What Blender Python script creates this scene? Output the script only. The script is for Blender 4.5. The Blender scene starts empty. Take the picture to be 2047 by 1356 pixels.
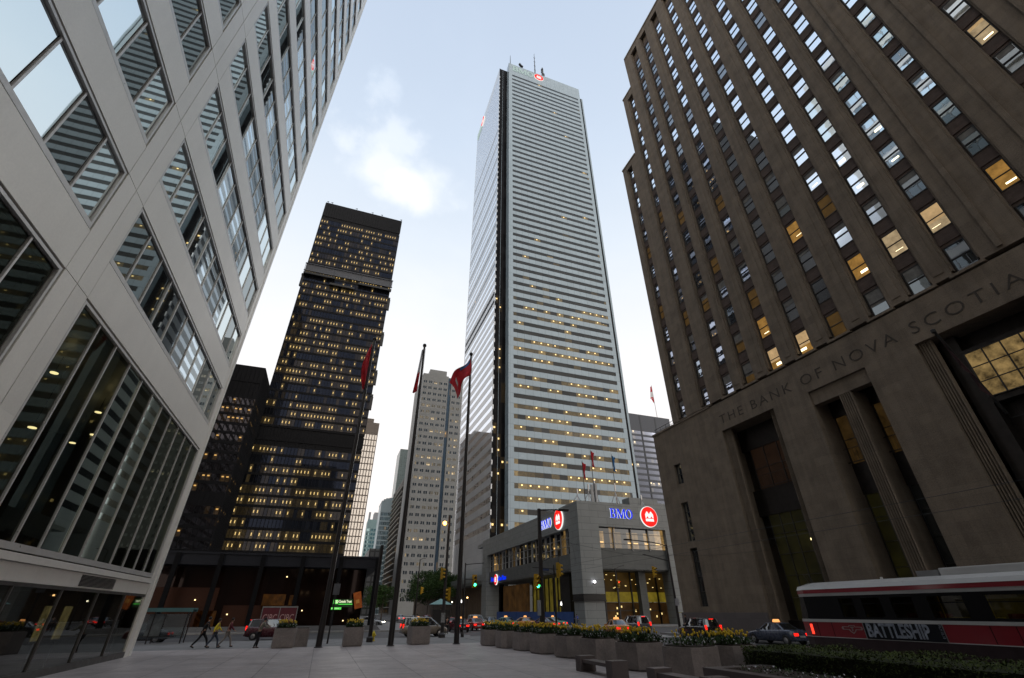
import bpy, bmesh, math, random
from mathutils import Vector, Matrix
random.seed(7)
scene = bpy.context.scene
COL = scene.collection
R = math.radians
CAMZ = 2.3

# ---------------------------------------------------------------- mesh helper
class MB:
    """collects geometry; build() links it as one mesh object.
    s scales about the eye point of the survey the measurements were taken from."""
    def __init__(self): self.v = []; self.f = []
    def add(self, vs, fs):
        n = len(self.v); self.v += [tuple(p) for p in vs]
        self.f += [tuple(i + n for i in f) for f in fs]; return self
    def box(self, x0, x1, y0, y1, z0, z1):
        if x0 > x1: x0, x1 = x1, x0
        if y0 > y1: y0, y1 = y1, y0
        if z0 > z1: z0, z1 = z1, z0
        return self.add([(x0,y0,z0),(x1,y0,z0),(x1,y1,z0),(x0,y1,z0),(x0,y0,z1),(x1,y0,z1),(x1,y1,z1),(x0,y1,z1)],
            [(0,3,2,1),(4,5,6,7),(0,1,5,4),(1,2,6,5),(2,3,7,6),(3,0,4,7)])
    def obox(self, c, size, rz=0, mat=None):
        m = Matrix.Translation(c) @ (mat if mat else Matrix.Rotation(rz, 4, 'Z'))
        sx, sy, sz = [a/2 for a in size]
        vs = [m @ Vector(p) for p in [(-sx,-sy,-sz),(sx,-sy,-sz),(sx,sy,-sz),(-sx,sy,-sz),(-sx,-sy,sz),(sx,-sy,sz),(sx,sy,sz),(-sx,sy,sz)]]
        return self.add(vs, [(0,3,2,1),(4,5,6,7),(0,1,5,4),(1,2,6,5),(2,3,7,6),(3,0,4,7)])
    def quad(self, a, b, c, d): return self.add([a,b,c,d], [(0,1,2,3)])
    def tube(self, pts, rad, n=8, caps=True):
        if not isinstance(rad, (list, tuple)): rad = [rad]*len(pts)
        pts = [Vector(p) for p in pts]; vs = []; fs = []
        for i, p in enumerate(pts):
            d = (pts[min(i+1, len(pts)-1)] - pts[max(i-1, 0)]).normalized()
            a = d.cross(Vector((0,0,1)))
            if a.length < .05: a = Vector((1,0,0))
            a.normalize(); b = d.cross(a)
            for k in range(n):
                t = 2*math.pi*k/n
                vs.append(p + (a*math.cos(t) + b*math.sin(t))*rad[i])
        for i in range(len(pts)-1):
            for k in range(n):
                fs.append((i*n+k, i*n+(k+1) % n, (i+1)*n+(k+1) % n, (i+1)*n+k))
        if caps:
            fs.append(tuple(range(n-1,-1,-1))); fs.append(tuple((len(pts)-1)*n+k for k in range(n)))
        return self.add(vs, fs)
    def prism(self, poly, z0, z1, taper=1.0, c=(0,0)):
        n = len(poly)
        vs = [(x,y,z0) for x,y in poly] + [(c[0]+(x-c[0])*taper, c[1]+(y-c[1])*taper, z1) for x,y in poly]
        return self.add(vs, [tuple(range(n-1,-1,-1)), tuple(range(n,2*n))] + [(i,(i+1)%n,n+(i+1)%n,n+i) for i in range(n)])
    def lathe(self, prof, n=16, c=(0,0,0)):
        vs = []; fs = []
        for r, z in prof:
            for k in range(n):
                t = 2*math.pi*k/n; vs.append((c[0]+r*math.cos(t), c[1]+r*math.sin(t), c[2]+z))
        for i in range(len(prof)-1):
            for k in range(n): fs.append((i*n+k, i*n+(k+1)%n, (i+1)*n+(k+1)%n, (i+1)*n+k))
        fs.append(tuple(range(n-1,-1,-1))); fs.append(tuple((len(prof)-1)*n+k for k in range(n)))
        return self.add(vs, fs)
    def build(self, name, m, parent=None, s=1.0, smooth=False, bevel=0, world=False):
        me = bpy.data.meshes.new(name)
        off = Vector((0,0,0))
        if parent is not None and world: off = ploc(parent)
        vs = [((x*s, y*s, CAMZ+(z-2.1)*s) if s != 1.0 else (x,y,z)) for x,y,z in self.v]
        me.from_pydata([Vector(p)-off for p in vs], [], self.f); me.update()
        bm = bmesh.new(); bm.from_mesh(me); bmesh.ops.recalc_face_normals(bm, faces=bm.faces)
        if bevel: bmesh.ops.bevel(bm, geom=bm.edges[:], offset=bevel, segments=2, affect='EDGES', profile=.7)
        bm.to_mesh(me); bm.free()
        if smooth:
            for p in me.polygons: p.use_smooth = True
        if m: me.materials.append(m)
        o = bpy.data.objects.new(name, me); COL.objects.link(o)
        if parent is not None: o.parent = parent
        return o

def ploc(o):
    v = Vector(o.location)
    while o.parent: o = o.parent; v += Vector(o.location)
    return v
def thing(name, label, cat, loc=(0,0,0), rz=0, group=None):
    o = bpy.data.objects.new(name, None); COL.objects.link(o); o.empty_display_size = .2
    o.location = loc; o.rotation_euler = (0,0,rz); o['label'] = label; o['category'] = cat
    if group: o['group'] = group
    return o
def tag(o, label, cat, group=None, kind=None):
    o['label'] = label; o['category'] = cat
    if group: o['group'] = group
    if kind: o['kind'] = kind
    return o
def structure(o): o['kind'] = 'structure'; return o
def stuff(o): o['kind'] = 'stuff'; return o
def children(o): return [c for c in bpy.data.objects if c.parent == o]
KIDS = {}
def copy_tree(o, parent=None, kids=None):
    if kids is None:
        kids = {}
        for c in bpy.data.objects:
            if c.parent: kids.setdefault(c.parent.name, []).append(c)
    c = o.copy(); COL.objects.link(c)
    if parent: c.parent = parent
    for ch in kids.get(o.name, []): copy_tree(ch, c, kids)
    return c
def from_curve(cu):
    o = bpy.data.objects.new('tmp', cu); COL.objects.link(o)
    dg = bpy.context.evaluated_depsgraph_get(); dg.update()
    me = bpy.data.meshes.new_from_object(o.evaluated_get(dg))
    bpy.data.objects.remove(o); return me
def frame_matrix(origin, right, up):
    r = Vector(right).normalized(); u = Vector(up).normalized(); n = r.cross(u)
    return Matrix(((r.x,u.x,n.x,origin[0]),(r.y,u.y,n.y,origin[1]),(r.z,u.z,n.z,origin[2]),(0,0,0,1)))
def link_mesh(name, me, m, parent, mtx):
    off = ploc(parent) if parent else Vector((0,0,0))
    me.transform(Matrix.Translation(-off) @ mtx); me.materials.clear(); me.materials.append(m)
    o = bpy.data.objects.new(name, me); COL.objects.link(o)
    if parent: o.parent = parent
    return o
def text(name, s, size, ext, m, parent, origin, right, up, align='LEFT', spacing=1.0, bold=0.0, sx=1.0):
    cu = bpy.data.curves.new('t', 'FONT'); cu.body = s; cu.size = size; cu.extrude = ext; cu.align_x = align
    cu.space_character = spacing; cu.offset = bold; cu.resolution_u = 3
    return link_mesh(name, from_curve(cu), m, parent, frame_matrix(origin, right, up) @ Matrix.Diagonal((sx,1,1,1)))
def shape2d(name, loops, ext, m, parent, origin, right, up, scale=1.0):
    cu = bpy.data.curves.new('c', 'CURVE'); cu.dimensions = '2D'; cu.fill_mode = 'BOTH'; cu.extrude = ext
    for lp in loops:
        sp = cu.splines.new('POLY'); sp.points.add(len(lp)-1)
        for i, (x, y) in enumerate(lp): sp.points[i].co = (x*scale, y*scale, 0, 1)
        sp.use_cyclic_u = True
    return link_mesh(name, from_curve(cu), m, parent, frame_matrix(origin, right, up))
def arc(cx, cy, rx, ry, a0, a1, n=16):
    return [(cx+rx*math.cos(R(a0+(a1-a0)*i/n)), cy+ry*math.sin(R(a0+(a1-a0)*i/n))) for i in range(n+1)]

# ---------------------------------------------------------------- materials
class NT:
    def __init__(self, name):
        self.m = bpy.data.materials.new(name); self.m.use_nodes = True
        self.t = self.m.node_tree; self.t.nodes.clear()
        self.out = self.t.nodes.new('ShaderNodeOutputMaterial')
    def n(self, typ, **kw):
        nd = self.t.nodes.new(typ)
        for k, v in kw.items():
            if k.startswith('i_'):
                key = k[2:]; nd.inputs[int(key) if key.isdigit() else key.replace('_', ' ')].default_value = v
            else: setattr(nd, k, v)
        return nd
    def l(self, a, b): self.t.links.new(a, b)
    def math(self, op, a, b=None, c=None, clamp=False):
        nd = self.t.nodes.new('ShaderNodeMath'); nd.operation = op; nd.use_clamp = clamp
        for i, x in enumerate((a, b, c)):
            if x is None: continue
            if isinstance(x, (int, float)): nd.inputs[i].default_value = x
            else: self.l(x, nd.inputs[i])
        return nd.outputs[0]
    def pos(self):
        g = self.n('ShaderNodeNewGeometry'); s = self.n('ShaderNodeSeparateXYZ'); self.l(g.outputs['Position'], s.inputs[0])
        return g.outputs['Position'], s.outputs[0], s.outputs[1], s.outputs[2]
    def comb(self, a, b, c=0.0):
        nd = self.n('ShaderNodeCombineXYZ')
        for i, x in enumerate((a,b,c)):
            if isinstance(x, (int,float)): nd.inputs[i].default_value = x
            else: self.l(x, nd.inputs[i])
        return nd.outputs[0]
    def white(self, vec):
        nd = self.n('ShaderNodeTexWhiteNoise', noise_dimensions='3D'); self.l(vec, nd.inputs['Vector']); return nd.outputs['Value']
    def noise(self, vec, scale, detail=3, rough=.6):
        nd = self.n('ShaderNodeTexNoise'); nd.inputs['Scale'].default_value = scale; nd.inputs['Detail'].default_value = detail
        nd.inputs['Roughness'].default_value = rough
        if vec is not None: self.l(vec, nd.inputs['Vector'])
        return nd.outputs['Fac']
    def ramp(self, x, lo, hi, a=0.0, b=1.0):
        nd = self.n('ShaderNodeMapRange'); self.l(x, nd.inputs[0])
        for i, v in zip((1,2,3,4), (lo,hi,a,b)): nd.inputs[i].default_value = v
        return nd.outputs[0]
    def scale_col(self, col, f):
        nd = self.n('ShaderNodeVectorMath', operation='SCALE')
        if isinstance(col, tuple): nd.inputs[0].default_value = col[:3]
        else: self.l(col, nd.inputs[0])
        self.l(f, nd.inputs['Scale']); return nd.outputs[0]
    def mixc(self, f, a, b):
        nd = self.n('ShaderNodeMix', data_type='RGBA')
        if isinstance(f, (int,float)): nd.inputs[0].default_value = f
        else: self.l(f, nd.inputs[0])
        for i, x in ((6,a),(7,b)):
            if isinstance(x, tuple): nd.inputs[i].default_value = (*x[:3],1)
            else: self.l(x, nd.inputs[i])
        return nd.outputs[2]

def mat(name, base, rough=.6, metal=0.0, var=.12, vscale=2.0, fine=.06, fscale=40, bump=0.0, bscale=60, spec=.35, ior=1.5, coat=0.0, local=True, sheen=0):
    """plain surface: two scales of mottling, slight roughness change, optional bump"""
    t = NT(name)
    tc = t.n('ShaderNodeTexCoord'); v = tc.outputs['Object']
    if not local: v = t.pos()[0]
    f = t.math('ADD', t.ramp(t.noise(v, vscale, 4), .3, .7, -var, var), t.ramp(t.noise(v, fscale, 2), .3, .7, -fine, fine))
    f = t.math('ADD', f, 1.0)
    b = t.n('ShaderNodeBsdfPrincipled'); t.l(t.scale_col(base, f), b.inputs['Base Color'])
    t.l(t.ramp(t.noise(v, vscale*2.3, 3), .3, .7, max(rough-.08, .02), min(rough+.08, 1)), b.inputs['Roughness'])
    b.inputs['Metallic'].default_value = metal; b.inputs['IOR'].default_value = ior; b.inputs['Coat Weight'].default_value = coat
    b.inputs['Specular IOR Level'].default_value = spec; b.inputs['Coat Roughness'].default_value = .08
    if bump:
        bp = t.n('ShaderNodeBump'); bp.inputs['Strength'].default_value = bump; bp.inputs['Distance'].default_value = .02
        t.l(t.noise(v, bscale, 3), bp.inputs['Height']); t.l(bp.outputs[0], b.inputs['Normal'])
    t.l(b.outputs[0], t.out.inputs[0]); return t.m

def panels(name, base, uw, vh, lw=.03, rough=.5, u0=0.0, v0=0.0, var=.05, line=.45, mott=.06, mscale=.3, metal=0.0, ior=1.5, brick=False, streak=0.0, bump=0.0, horizontal=False):
    """cladding laid out in panels uw x vh metres with thin joints (joints are part of the surface)"""
    t = NT(name); P, x, y, z = t.pos()
    if horizontal:
        u = t.math('DIVIDE', t.math('ADD', x, u0), uw); v = t.math('DIVIDE', t.math('ADD', y, v0), vh)
    else:
        u = t.math('DIVIDE', t.math('ADD', t.math('ADD', x, y), u0), uw); v = t.math('DIVIDE', t.math('ADD', z, v0), vh)
    if brick: u = t.math('ADD', u, t.math('MULTIPLY', t.math('MODULO', t.math('FLOOR', v), 2.0), .5))
    fu = t.math('FRACT', u); fv = t.math('FRACT', v)
    ju = t.math('LESS_THAN', t.math('MULTIPLY', fu, uw), lw); jv = t.math('LESS_THAN', t.math('MULTIPLY', fv, vh), lw)
    j = t.math('MAXIMUM', ju, jv)
    r = t.white(t.comb(t.math('FLOOR', u), t.math('FLOOR', v), 3.3))
    f = t.math('ADD', t.ramp(r, 0, 1, 1-var, 1+var), t.ramp(t.noise(P, mscale, 5), .3, .7, -mott, mott))
    f = t.math('ADD', f, t.ramp(t.noise(P, 14, 3), .3, .7, -mott*.8, mott*.8))
    if streak:
        s = t.noise(t.comb(t.math('MULTIPLY', t.math('ADD', x, y), 1.6), t.math('MULTIPLY', z, .07), 0.0), 1.0, 5)
        f = t.math('ADD', f, t.ramp(s, .35, .7, streak*.4, -streak))
    f = t.math('MULTIPLY', f, t.math('SUBTRACT', 1.0, t.math('MULTIPLY', j, 1-line)))
    b = t.n('ShaderNodeBsdfPrincipled'); t.l(t.scale_col(base, f), b.inputs['Base Color'])
    b.inputs['Roughness'].default_value = rough; b.inputs['Metallic'].default_value = metal; b.inputs['IOR'].default_value = ior
    if mott > .04: t.l(t.ramp(t.noise(P, mscale*3, 4), .3, .7, max(rough-.1,.02), min(rough+.1,1)), b.inputs['Roughness'])
    if bump:
        bp = t.n('ShaderNodeBump'); bp.inputs['Strength'].default_value = bump; bp.inputs['Distance'].default_value = .03
        t.l(t.noise(P, 9, 5, .75), bp.inputs['Height']); t.l(bp.outputs[0], b.inputs['Normal'])
    t.l(b.outputs[0], t.out.inputs[0]); return t.m

def lit_glass(name, w, h, z0, u0=0.0, base=(.012,.014,.016), refl=.12, tint=(.8,.88,.95), p_lo=.5, p_hi=.1, z_lo=0, z_hi=200,
              warm=(1.0,.56,.16), A=.35, B=3.0, rough=.03, fior=1.5, seed=0.0, cl=.55, wav=.0, spot=(.3,.7,.5,.75), fillz=(0,1)):
    """window glass: reflects, and some rooms behind it are lit (emission only where a room is lit)"""
    t = NT(name); P, x, y, z = t.pos()
    u = t.math('DIVIDE', t.math('ADD', t.math('ADD', x, y), u0), w); v = t.math('DIVIDE', t.math('SUBTRACT', z, z0), h)
    cu, cv, fu, fv = t.math('FLOOR', u), t.math('FLOOR', v), t.math('FRACT', u), t.math('FRACT', v)
    r = t.white(t.comb(cu, cv, seed)); r2 = t.white(t.comb(cu, cv, seed+5.5)); rf = t.white(t.comb(cv, 1.7, seed+2))
    c = t.noise(t.comb(t.math('MULTIPLY', cu, .13), t.math('MULTIPLY', cv, .8), seed+9), 1.0, 2)
    p = t.math('MULTIPLY', t.ramp(z, z_lo, z_hi, p_lo, p_hi), t.math('MULTIPLY', t.ramp(c, cl-.1, cl+.12, 0, 2.0), t.ramp(rf, .1, .9, .15, 1.5)))
    lit = t.math('LESS_THAN', r, p)
    fill = t.math('MULTIPLY', t.ramp(r2, 0, 1, .15, 1.0), t.ramp(t.noise(P, 1.7, 3), .3, .7, .5, 1.4))
    sp = t.math('MULTIPLY', t.math('MULTIPLY', t.math('GREATER_THAN', fu, spot[0]), t.math('LESS_THAN', fu, spot[1])),
                t.math('MULTIPLY', t.math('GREATER_THAN', fv, spot[2]), t.math('LESS_THAN', fv, spot[3])))
    sp = t.math('MULTIPLY', sp, t.math('GREATER_THAN', r2, .35))
    e = t.math('MULTIPLY', lit, t.math('ADD', t.math('MULTIPLY', fill, A), t.math('MULTIPLY', sp, B)))
    em = t.n('ShaderNodeEmission'); em.inputs[0].default_value = (*warm, 1); t.l(e, em.inputs[1])
    d = t.n('ShaderNodeBsdfDiffuse'); dv = t.ramp(r2, 0, 1, .6, 1.6); t.l(t.scale_col(base, dv), d.inputs[0])
    ad = t.n('ShaderNodeAddShader'); t.l(d.outputs[0], ad.inputs[0]); t.l(em.outputs[0], ad.inputs[1])
    g = t.n('ShaderNodeBsdfGlossy'); g.inputs[0].default_value = (*tint, 1); g.inputs['Roughness'].default_value = rough
    fr = t.n('ShaderNodeFresnel'); fr.inputs[0].default_value = fior
    fac = t.math('ADD', t.math('MULTIPLY', fr.outputs[0], 1-refl), refl, clamp=True)
    if wav:
        bp = t.n('ShaderNodeBump'); bp.inputs['Strength'].default_value = wav; bp.inputs['Distance'].default_value = .05
        t.l(t.noise(P, .8, 1), bp.inputs['Height']); t.l(bp.outputs[0], g.inputs['Normal'])
    mx = t.n('ShaderNodeMixShader'); t.l(fac, mx.inputs[0]); t.l(ad.outputs[0], mx.inputs[1]); t.l(g.outputs[0], mx.inputs[2])
    t.l(mx.outputs[0], t.out.inputs[0]); return t.m

def glass(name, refl=.1, tint=(.85,.9,.95), base=(.01,.011,.012), see=0.0, seecol=(.5,.5,.45), wav=.0, wsc=.8, ior=1.5, emis=None, estr=0):
    t = NT(name); P, x, y, z = t.pos()
    d = t.n('ShaderNodeBsdfDiffuse'); t.l(t.scale_col(base, t.ramp(t.noise(P, 1.1, 4), .3, .7, .5, 1.6)), d.inputs[0]); inner = d.outputs[0]
    if see:
        tr = t.n('ShaderNodeBsdfTransparent'); tr.inputs[0].default_value = (*seecol, 1)
        m2 = t.n('ShaderNodeMixShader'); m2.inputs[0].default_value = see; t.l(inner, m2.inputs[1]); t.l(tr.outputs[0], m2.inputs[2]); inner = m2.outputs[0]
    g = t.n('ShaderNodeBsdfGlossy'); g.inputs[0].default_value = (*tint, 1); g.inputs['Roughness'].default_value = .015
    fr = t.n('ShaderNodeFresnel'); fr.inputs[0].default_value = ior
    fac = t.math('ADD', t.math('MULTIPLY', fr.outputs[0], 1-refl), refl, clamp=True)
    if wav:
        bp = t.n('ShaderNodeBump'); bp.inputs['Strength'].default_value = wav; bp.inputs['Distance'].default_value = .05
        t.l(t.noise(P, wsc, 1), bp.inputs['Height']); t.l(bp.outputs[0], g.inputs['Normal'])
    mx = t.n('ShaderNodeMixShader'); t.l(fac, mx.inputs[0]); t.l(inner, mx.inputs[1]); t.l(g.outputs[0], mx.inputs[2])
    t.l(mx.outputs[0], t.out.inputs[0]); return t.m

def emit(name, col, strength, var=0.0, vscale=1.5, base=.02):
    t = NT(name); P, x, y, z = t.pos()
    e = t.n('ShaderNodeBsdfPrincipled'); e.inputs['Base Color'].default_value = (col[0]*.03+base*.5, col[1]*.03+base*.5, col[2]*.03+base*.5, 1)
    e.inputs['Emission Color'].default_value = (*col, 1); e.inputs['Roughness'].default_value = .6; e.inputs['Specular IOR Level'].default_value = .1
    if var: t.l(t.math('MULTIPLY', t.ramp(t.noise(P, vscale, 4, .7), .3, .7, 1-var, 1+var), strength), e.inputs['Emission Strength'])
    else: e.inputs['Emission Strength'].default_value = strength
    t.l(e.outputs[0], t.out.inputs[0]); return t.m

# ---------------------------------------------------------------- camera
cd = bpy.data.cameras.new('camera'); cam = bpy.data.objects.new('camera', cd); COL.objects.link(cam)
fwd = Vector((0.29481697,0.80193864,0.51959347)); rgt = Vector((0.93916004,-0.3434687,-0.00277044)); up = Vector((-0.17624238,-0.4887982,0.85440912))
cam.matrix_world = Matrix(((rgt.x,up.x,-fwd.x,0),(rgt.y,up.y,-fwd.y,0),(rgt.z,up.z,-fwd.z,CAMZ),(0,0,0,1)))
cd.sensor_width = 36; cd.lens = 15.709; cd.clip_start = .1; cd.clip_end = 6000; scene.camera = cam

# ---------------------------------------------------------------- sky, light
SUN_EL, SUN_ROT = 2.5, 12.0      # low sun behind the far end of the street
w = bpy.data.worlds.new('World'); scene.world = w; w.use_nodes = True
nt = w.node_tree; nt.nodes.clear()
def wn(typ, **kw):
    nd = nt.nodes.new(typ)
    for k, v in kw.items(): setattr(nd, k, v)
    return nd
def wm(op, a, b=None, clamp=False):
    nd = wn('ShaderNodeMath', operation=op, use_clamp=clamp)
    for i, q in enumerate((a, b)):
        if q is None: continue
        if isinstance(q, (int, float)): nd.inputs[i].default_value = q
        else: nt.links.new(q, nd.inputs[i])
    return nd.outputs[0]
def wramp(x, lo, hi, a, b):
    nd = wn('ShaderNodeMapRange', interpolation_type='SMOOTHSTEP'); nt.links.new(x, nd.inputs[0])
    for i, v in zip((1,2,3,4), (lo,hi,a,b)): nd.inputs[i].default_value = v
    return nd.outputs[0]
sky = wn('ShaderNodeTexSky', sky_type='NISHITA', sun_disc=False); sky.sun_elevation = R(SUN_EL); sky.sun_rotation = R(SUN_ROT)
sky.altitude = 100; sky.air_density = 1.0; sky.dust_density = .6; sky.ozone_density = 1.5
tc = wn('ShaderNodeTexCoord'); sep = wn('ShaderNodeSeparateXYZ'); nt.links.new(tc.outputs['Generated'], sep.inputs[0])
X_, Y_, Z_ = sep.outputs
zc = wm('MAXIMUM', Z_, .06)
cmb = wn('ShaderNodeCombineXYZ'); nt.links.new(wm('DIVIDE', X_, zc), cmb.inputs[0]); nt.links.new(wm('DIVIDE', Y_, zc), cmb.inputs[1])
n1 = wn('ShaderNodeTexNoise'); n1.inputs['Scale'].default_value = .9; n1.inputs['Detail'].default_value = 7; n1.inputs['Roughness'].default_value = .55
n1.inputs['Distortion'].default_value = .4
nt.links.new(cmb.outputs[0], n1.inputs['Vector'])
veil = wramp(Z_, .15, .95, 1.0, .42)            # thin bright cloud veil, thicker low down
# one soft cumulus puff left of the tall tower
dirv = Vector((-.0345,.743,.668)).normalized()
def puff(px, py, pz, r0, r1, amt, nsc):
    dv = Vector((px,py,pz)).normalized()
    sub = wn('ShaderNodeVectorMath', operation='SUBTRACT'); nt.links.new(tc.outputs['Generated'], sub.inputs[0]); sub.inputs[1].default_value = dv
    ns = wn('ShaderNodeTexNoise'); ns.inputs['Scale'].default_value = nsc; ns.inputs['Detail'].default_value = 6; nt.links.new(tc.outputs['Generated'], ns.inputs['Vector'])
    sc = wn('ShaderNodeVectorMath', operation='MULTIPLY'); nt.links.new(sub.outputs[0], sc.inputs[0]); sc.inputs[1].default_value = (1.0, 1.4, 2.0)
    ln = wn('ShaderNodeVectorMath', operation='LENGTH'); nt.links.new(sc.outputs[0], ln.inputs[0])
    d = wm('ADD', ln.outputs['Value'], wm('MULTIPLY', wm('SUBTRACT', ns.outputs['Fac'], .5), .34))
    return wm('MULTIPLY', wramp(d, r0, r1, 1.0, 0.0), amt)
mxv = wn('ShaderNodeMix', data_type='RGBA')
wis = wramp(n1.outputs['Fac'], .42, .72, 0.0, .5)
pf = wm('MAXIMUM', puff(.0,.650,.760, .0,.125, .55, 8), puff(-.045,.648,.762, .0,.11, .42, 9))
pf = wm('MAXIMUM', pf, wm('MAXIMUM', puff(-.055,.60,.80, .0,.075, .28, 11), puff(-.085,.53,.845, .0,.06, .22, 12)))
fac = wm('ADD', wm('ADD', .86, wm('MULTIPLY', pf, .12)), wm('MULTIPLY', wis, .06), clamp=True)
nt.links.new(fac, mxv.inputs[0]); nt.links.new(sky.outputs[0], mxv.inputs[6])
vc = wn('ShaderNodeValToRGB'); el = vc.color_ramp.elements
zp = wm('SUBTRACT', Z_, wm('ADD', wm('MULTIPLY', pf, .42), wm('MULTIPLY', wis, .10)))
nt.links.new(zp, vc.inputs[0]); nt.links.new(mxv.outputs[2], mxv.inputs[7]) if False else None
stops = [(0.0,(1.0,.94,.92)),(.3,(1.06,1.02,1.01)),(.50,(.98,.99,1.02)),(.66,(.82,.895,.99)),(.80,(.665,.77,.92)),(.95,(.56,.665,.83))]
el[0].position, el[0].color = stops[0][0], (*stops[0][1],1); el[1].position, el[1].color = stops[-1][0], (*stops[-1][1],1)
for q, c in stops[1:-1]:
    e = el.new(q); e.color = (*c,1)
vs_ = wn('ShaderNodeVectorMath', operation='SCALE'); nt.links.new(wm('MULTIPLY', wramp(Y_, -.35, .22, 1.85, 1.0), 11.0), vs_.inputs['Scale']); nt.links.new(vc.outputs[0], vs_.inputs[0])  # unseen sky behind the camera boosted and warm-tinted to brighten the facades
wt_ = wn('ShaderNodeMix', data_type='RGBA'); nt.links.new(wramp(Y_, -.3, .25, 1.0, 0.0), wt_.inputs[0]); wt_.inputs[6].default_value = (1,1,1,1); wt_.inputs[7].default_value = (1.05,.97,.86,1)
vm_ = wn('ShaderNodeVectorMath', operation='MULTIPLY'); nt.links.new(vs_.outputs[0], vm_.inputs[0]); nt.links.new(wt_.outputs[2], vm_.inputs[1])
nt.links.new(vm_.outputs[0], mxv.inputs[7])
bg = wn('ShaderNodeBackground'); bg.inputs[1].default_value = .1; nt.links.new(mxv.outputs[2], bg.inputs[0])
wo = wn('ShaderNodeOutputWorld'); nt.links.new(bg.outputs[0], wo.inputs[0])
sl = bpy.data.lights.new('sun', 'SUN'); sl.energy = .35; sl.angle = R(10); sl.color = (1,.78,.6)
so = bpy.data.objects.new('sun', sl); COL.objects.link(so)
sd = Vector((math.sin(R(SUN_ROT))*math.cos(R(SUN_EL)), math.cos(R(SUN_ROT))*math.cos(R(SUN_EL)), math.sin(R(SUN_EL))))
so.rotation_euler = sd.to_track_quat('Z','Y').to_euler()
scene.view_settings.view_transform = 'Standard'; scene.view_settings.look = 'None'; scene.view_settings.gamma = 1
scene.view_settings.exposure = .08
scene.render.engine = 'CYCLES'
scene.cycles.max_bounces = 6; scene.cycles.glossy_bounces = 4; scene.cycles.transparent_max_bounces = 8

# ---------------------------------------------------------------- shared materials
M_black = mat('black_paint', (.012,.012,.013), .45)
M_pole = mat('dark_pole_paint', (.018,.015,.015), .4, var=.25)
M_gasket = mat('rubber_gasket', (.015,.015,.016), .7)
M_steel = mat('brushed_steel', (.33,.33,.34), .35, metal=.9)
M_white = mat('white_paint', (.7,.7,.7), .5)

# ---------------------------------------------------------------- ground
M_asph = mat('asphalt', (.055,.053,.055), .62, var=.25, vscale=.25, fine=.3, fscale=30, bump=.4, bscale=80, local=False)
M_walk = panels('concrete_walk', (.16,.155,.155), 1.5, 1.5, .02, .7, var=.1, line=.6, horizontal=True)
M_plaza = panels('granite_plaza', (.36,.32,.315), 1.8, .9, .035, .42, var=.10, line=.40, mott=.17, mscale=.5, horizontal=True, ior=1.5)
structure(MB().box(-3000,3000,-3000,3000,-1.6,-.30).build('ground', mat('ground_fill', (.09,.088,.086), .9, local=False)))
structure(MB().box(18.3,36.6,-60,600,-.29,0).build('king_road', M_asph))
structure(MB().box(-200,18.296,51.5,71.5,-.29,-.004).build('cross_road_near', M_asph))
structure(MB().box(36.604,300,51.5,71.5,-.29,-.004).build('cross_road_far', M_asph))
# kerbed pavements
structure(MB().box(-200,12.9,36.4,51.2,-.29,.15).box(13.0,18.0,15.1,51.2,-.29,.15).box(16.1,18.0,-60,15.1,-.29,.15).build('pavement_near', M_walk))
structure(MB().box(36.8,200,-60,51.2,-.29,.15).build('pavement_bank_side', M_walk))
structure(MB().box(36.8,200,71.8,600,-.29,.15).build('pavement_far_corner', M_walk))
structure(MB().box(-200,15.9,71.8,600,-.29,.15).build('pavement_tower_side', M_walk))
M_kerb = mat('kerb_stone', (.2,.195,.19), .7)
structure(MB().box(-200,18.15,51.2,51.42,-.29,.146).box(18.0,18.15,-60,51.2,-.29,.146).box(36.63,36.8,-60,51.2,-.29,.146)
    .box(36.8,200,51.2,51.42,-.29,.146).box(36.63,36.8,71.6,600,-.29,.146).box(-200,16.05,71.6,71.8,-.29,.146).box(15.9,16.05,71.8,600,-.29,.146).build('kerbs', M_kerb))
structure(MB().box(-60,12.9,-60,36.3,-.29,.40).build('plaza', M_plaza))
structure(MB().box(-60,12.95,36.3,36.4,-.29,.395).build('plaza_edge', M_kerb))
# tram rails and road paint
rl = MB()
for x in (20.3,21.8,24.3,25.8): rl.box(x-.035,x+.035,-60,600,0,.006)
structure(rl.build('tram_rails', M_steel))
pt = MB()
M_paint = mat('road_paint', (.62,.62,.6), .7, var=.25, vscale=3)
for x in (28.6,33.2):
    for y in range(-20,46,6): pt.box(x-.06,x+.06,y,y+2.6,0,.005)
for i in range(8): pt.box(17.4+i*2.4,18.0+i*2.4,47.2,50.6,0,.005)
pt.box(17,36,45.6,46.1,0,.005)
for i in range(8): pt.box(12.0,15.6,53.2+i*2.3,53.8+i*2.3,0,.004)
structure(pt.build('road_markings', M_paint))

# ================================================================ 1. pale clad office tower, left
S = 1.0556
M_clad = panels('pale_steel_cladding', (.90,.87,.80), 16.93, 4.054, .001, .34, u0=-5.86, v0=-14.91, var=.045, mott=.035, mscale=.4, streak=.03, metal=.3)
M_cladframe = mat('pale_window_frame', (.62,.61,.59), .35, metal=.5, var=.05, local=False)
M_mirror = glass('mirror_glass', .30, (.68,.76,.78), (.02,.022,.022), wav=.02, wsc=.5)
M_lobby = glass('lobby_glass', .07, (.30,.35,.31), (.01,.01,.01), see=.75, seecol=(.45,.5,.42), wav=.01, wsc=.5, ior=1.35)
T1 = thing('office_tower', 'pale metal-clad office tower filling the left side, broad mullions and mirror windows', 'office tower', (-12, 20, 0))
PX = -8.2; PW = 1.411
bays = [(14.47,11),( -2.48,11),(-19.43,11)]      # start Y, panes
cols = [(13.05,14.47),(-3.90,-2.48),(-20.85,-19.43)]
nfl = 24
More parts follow.
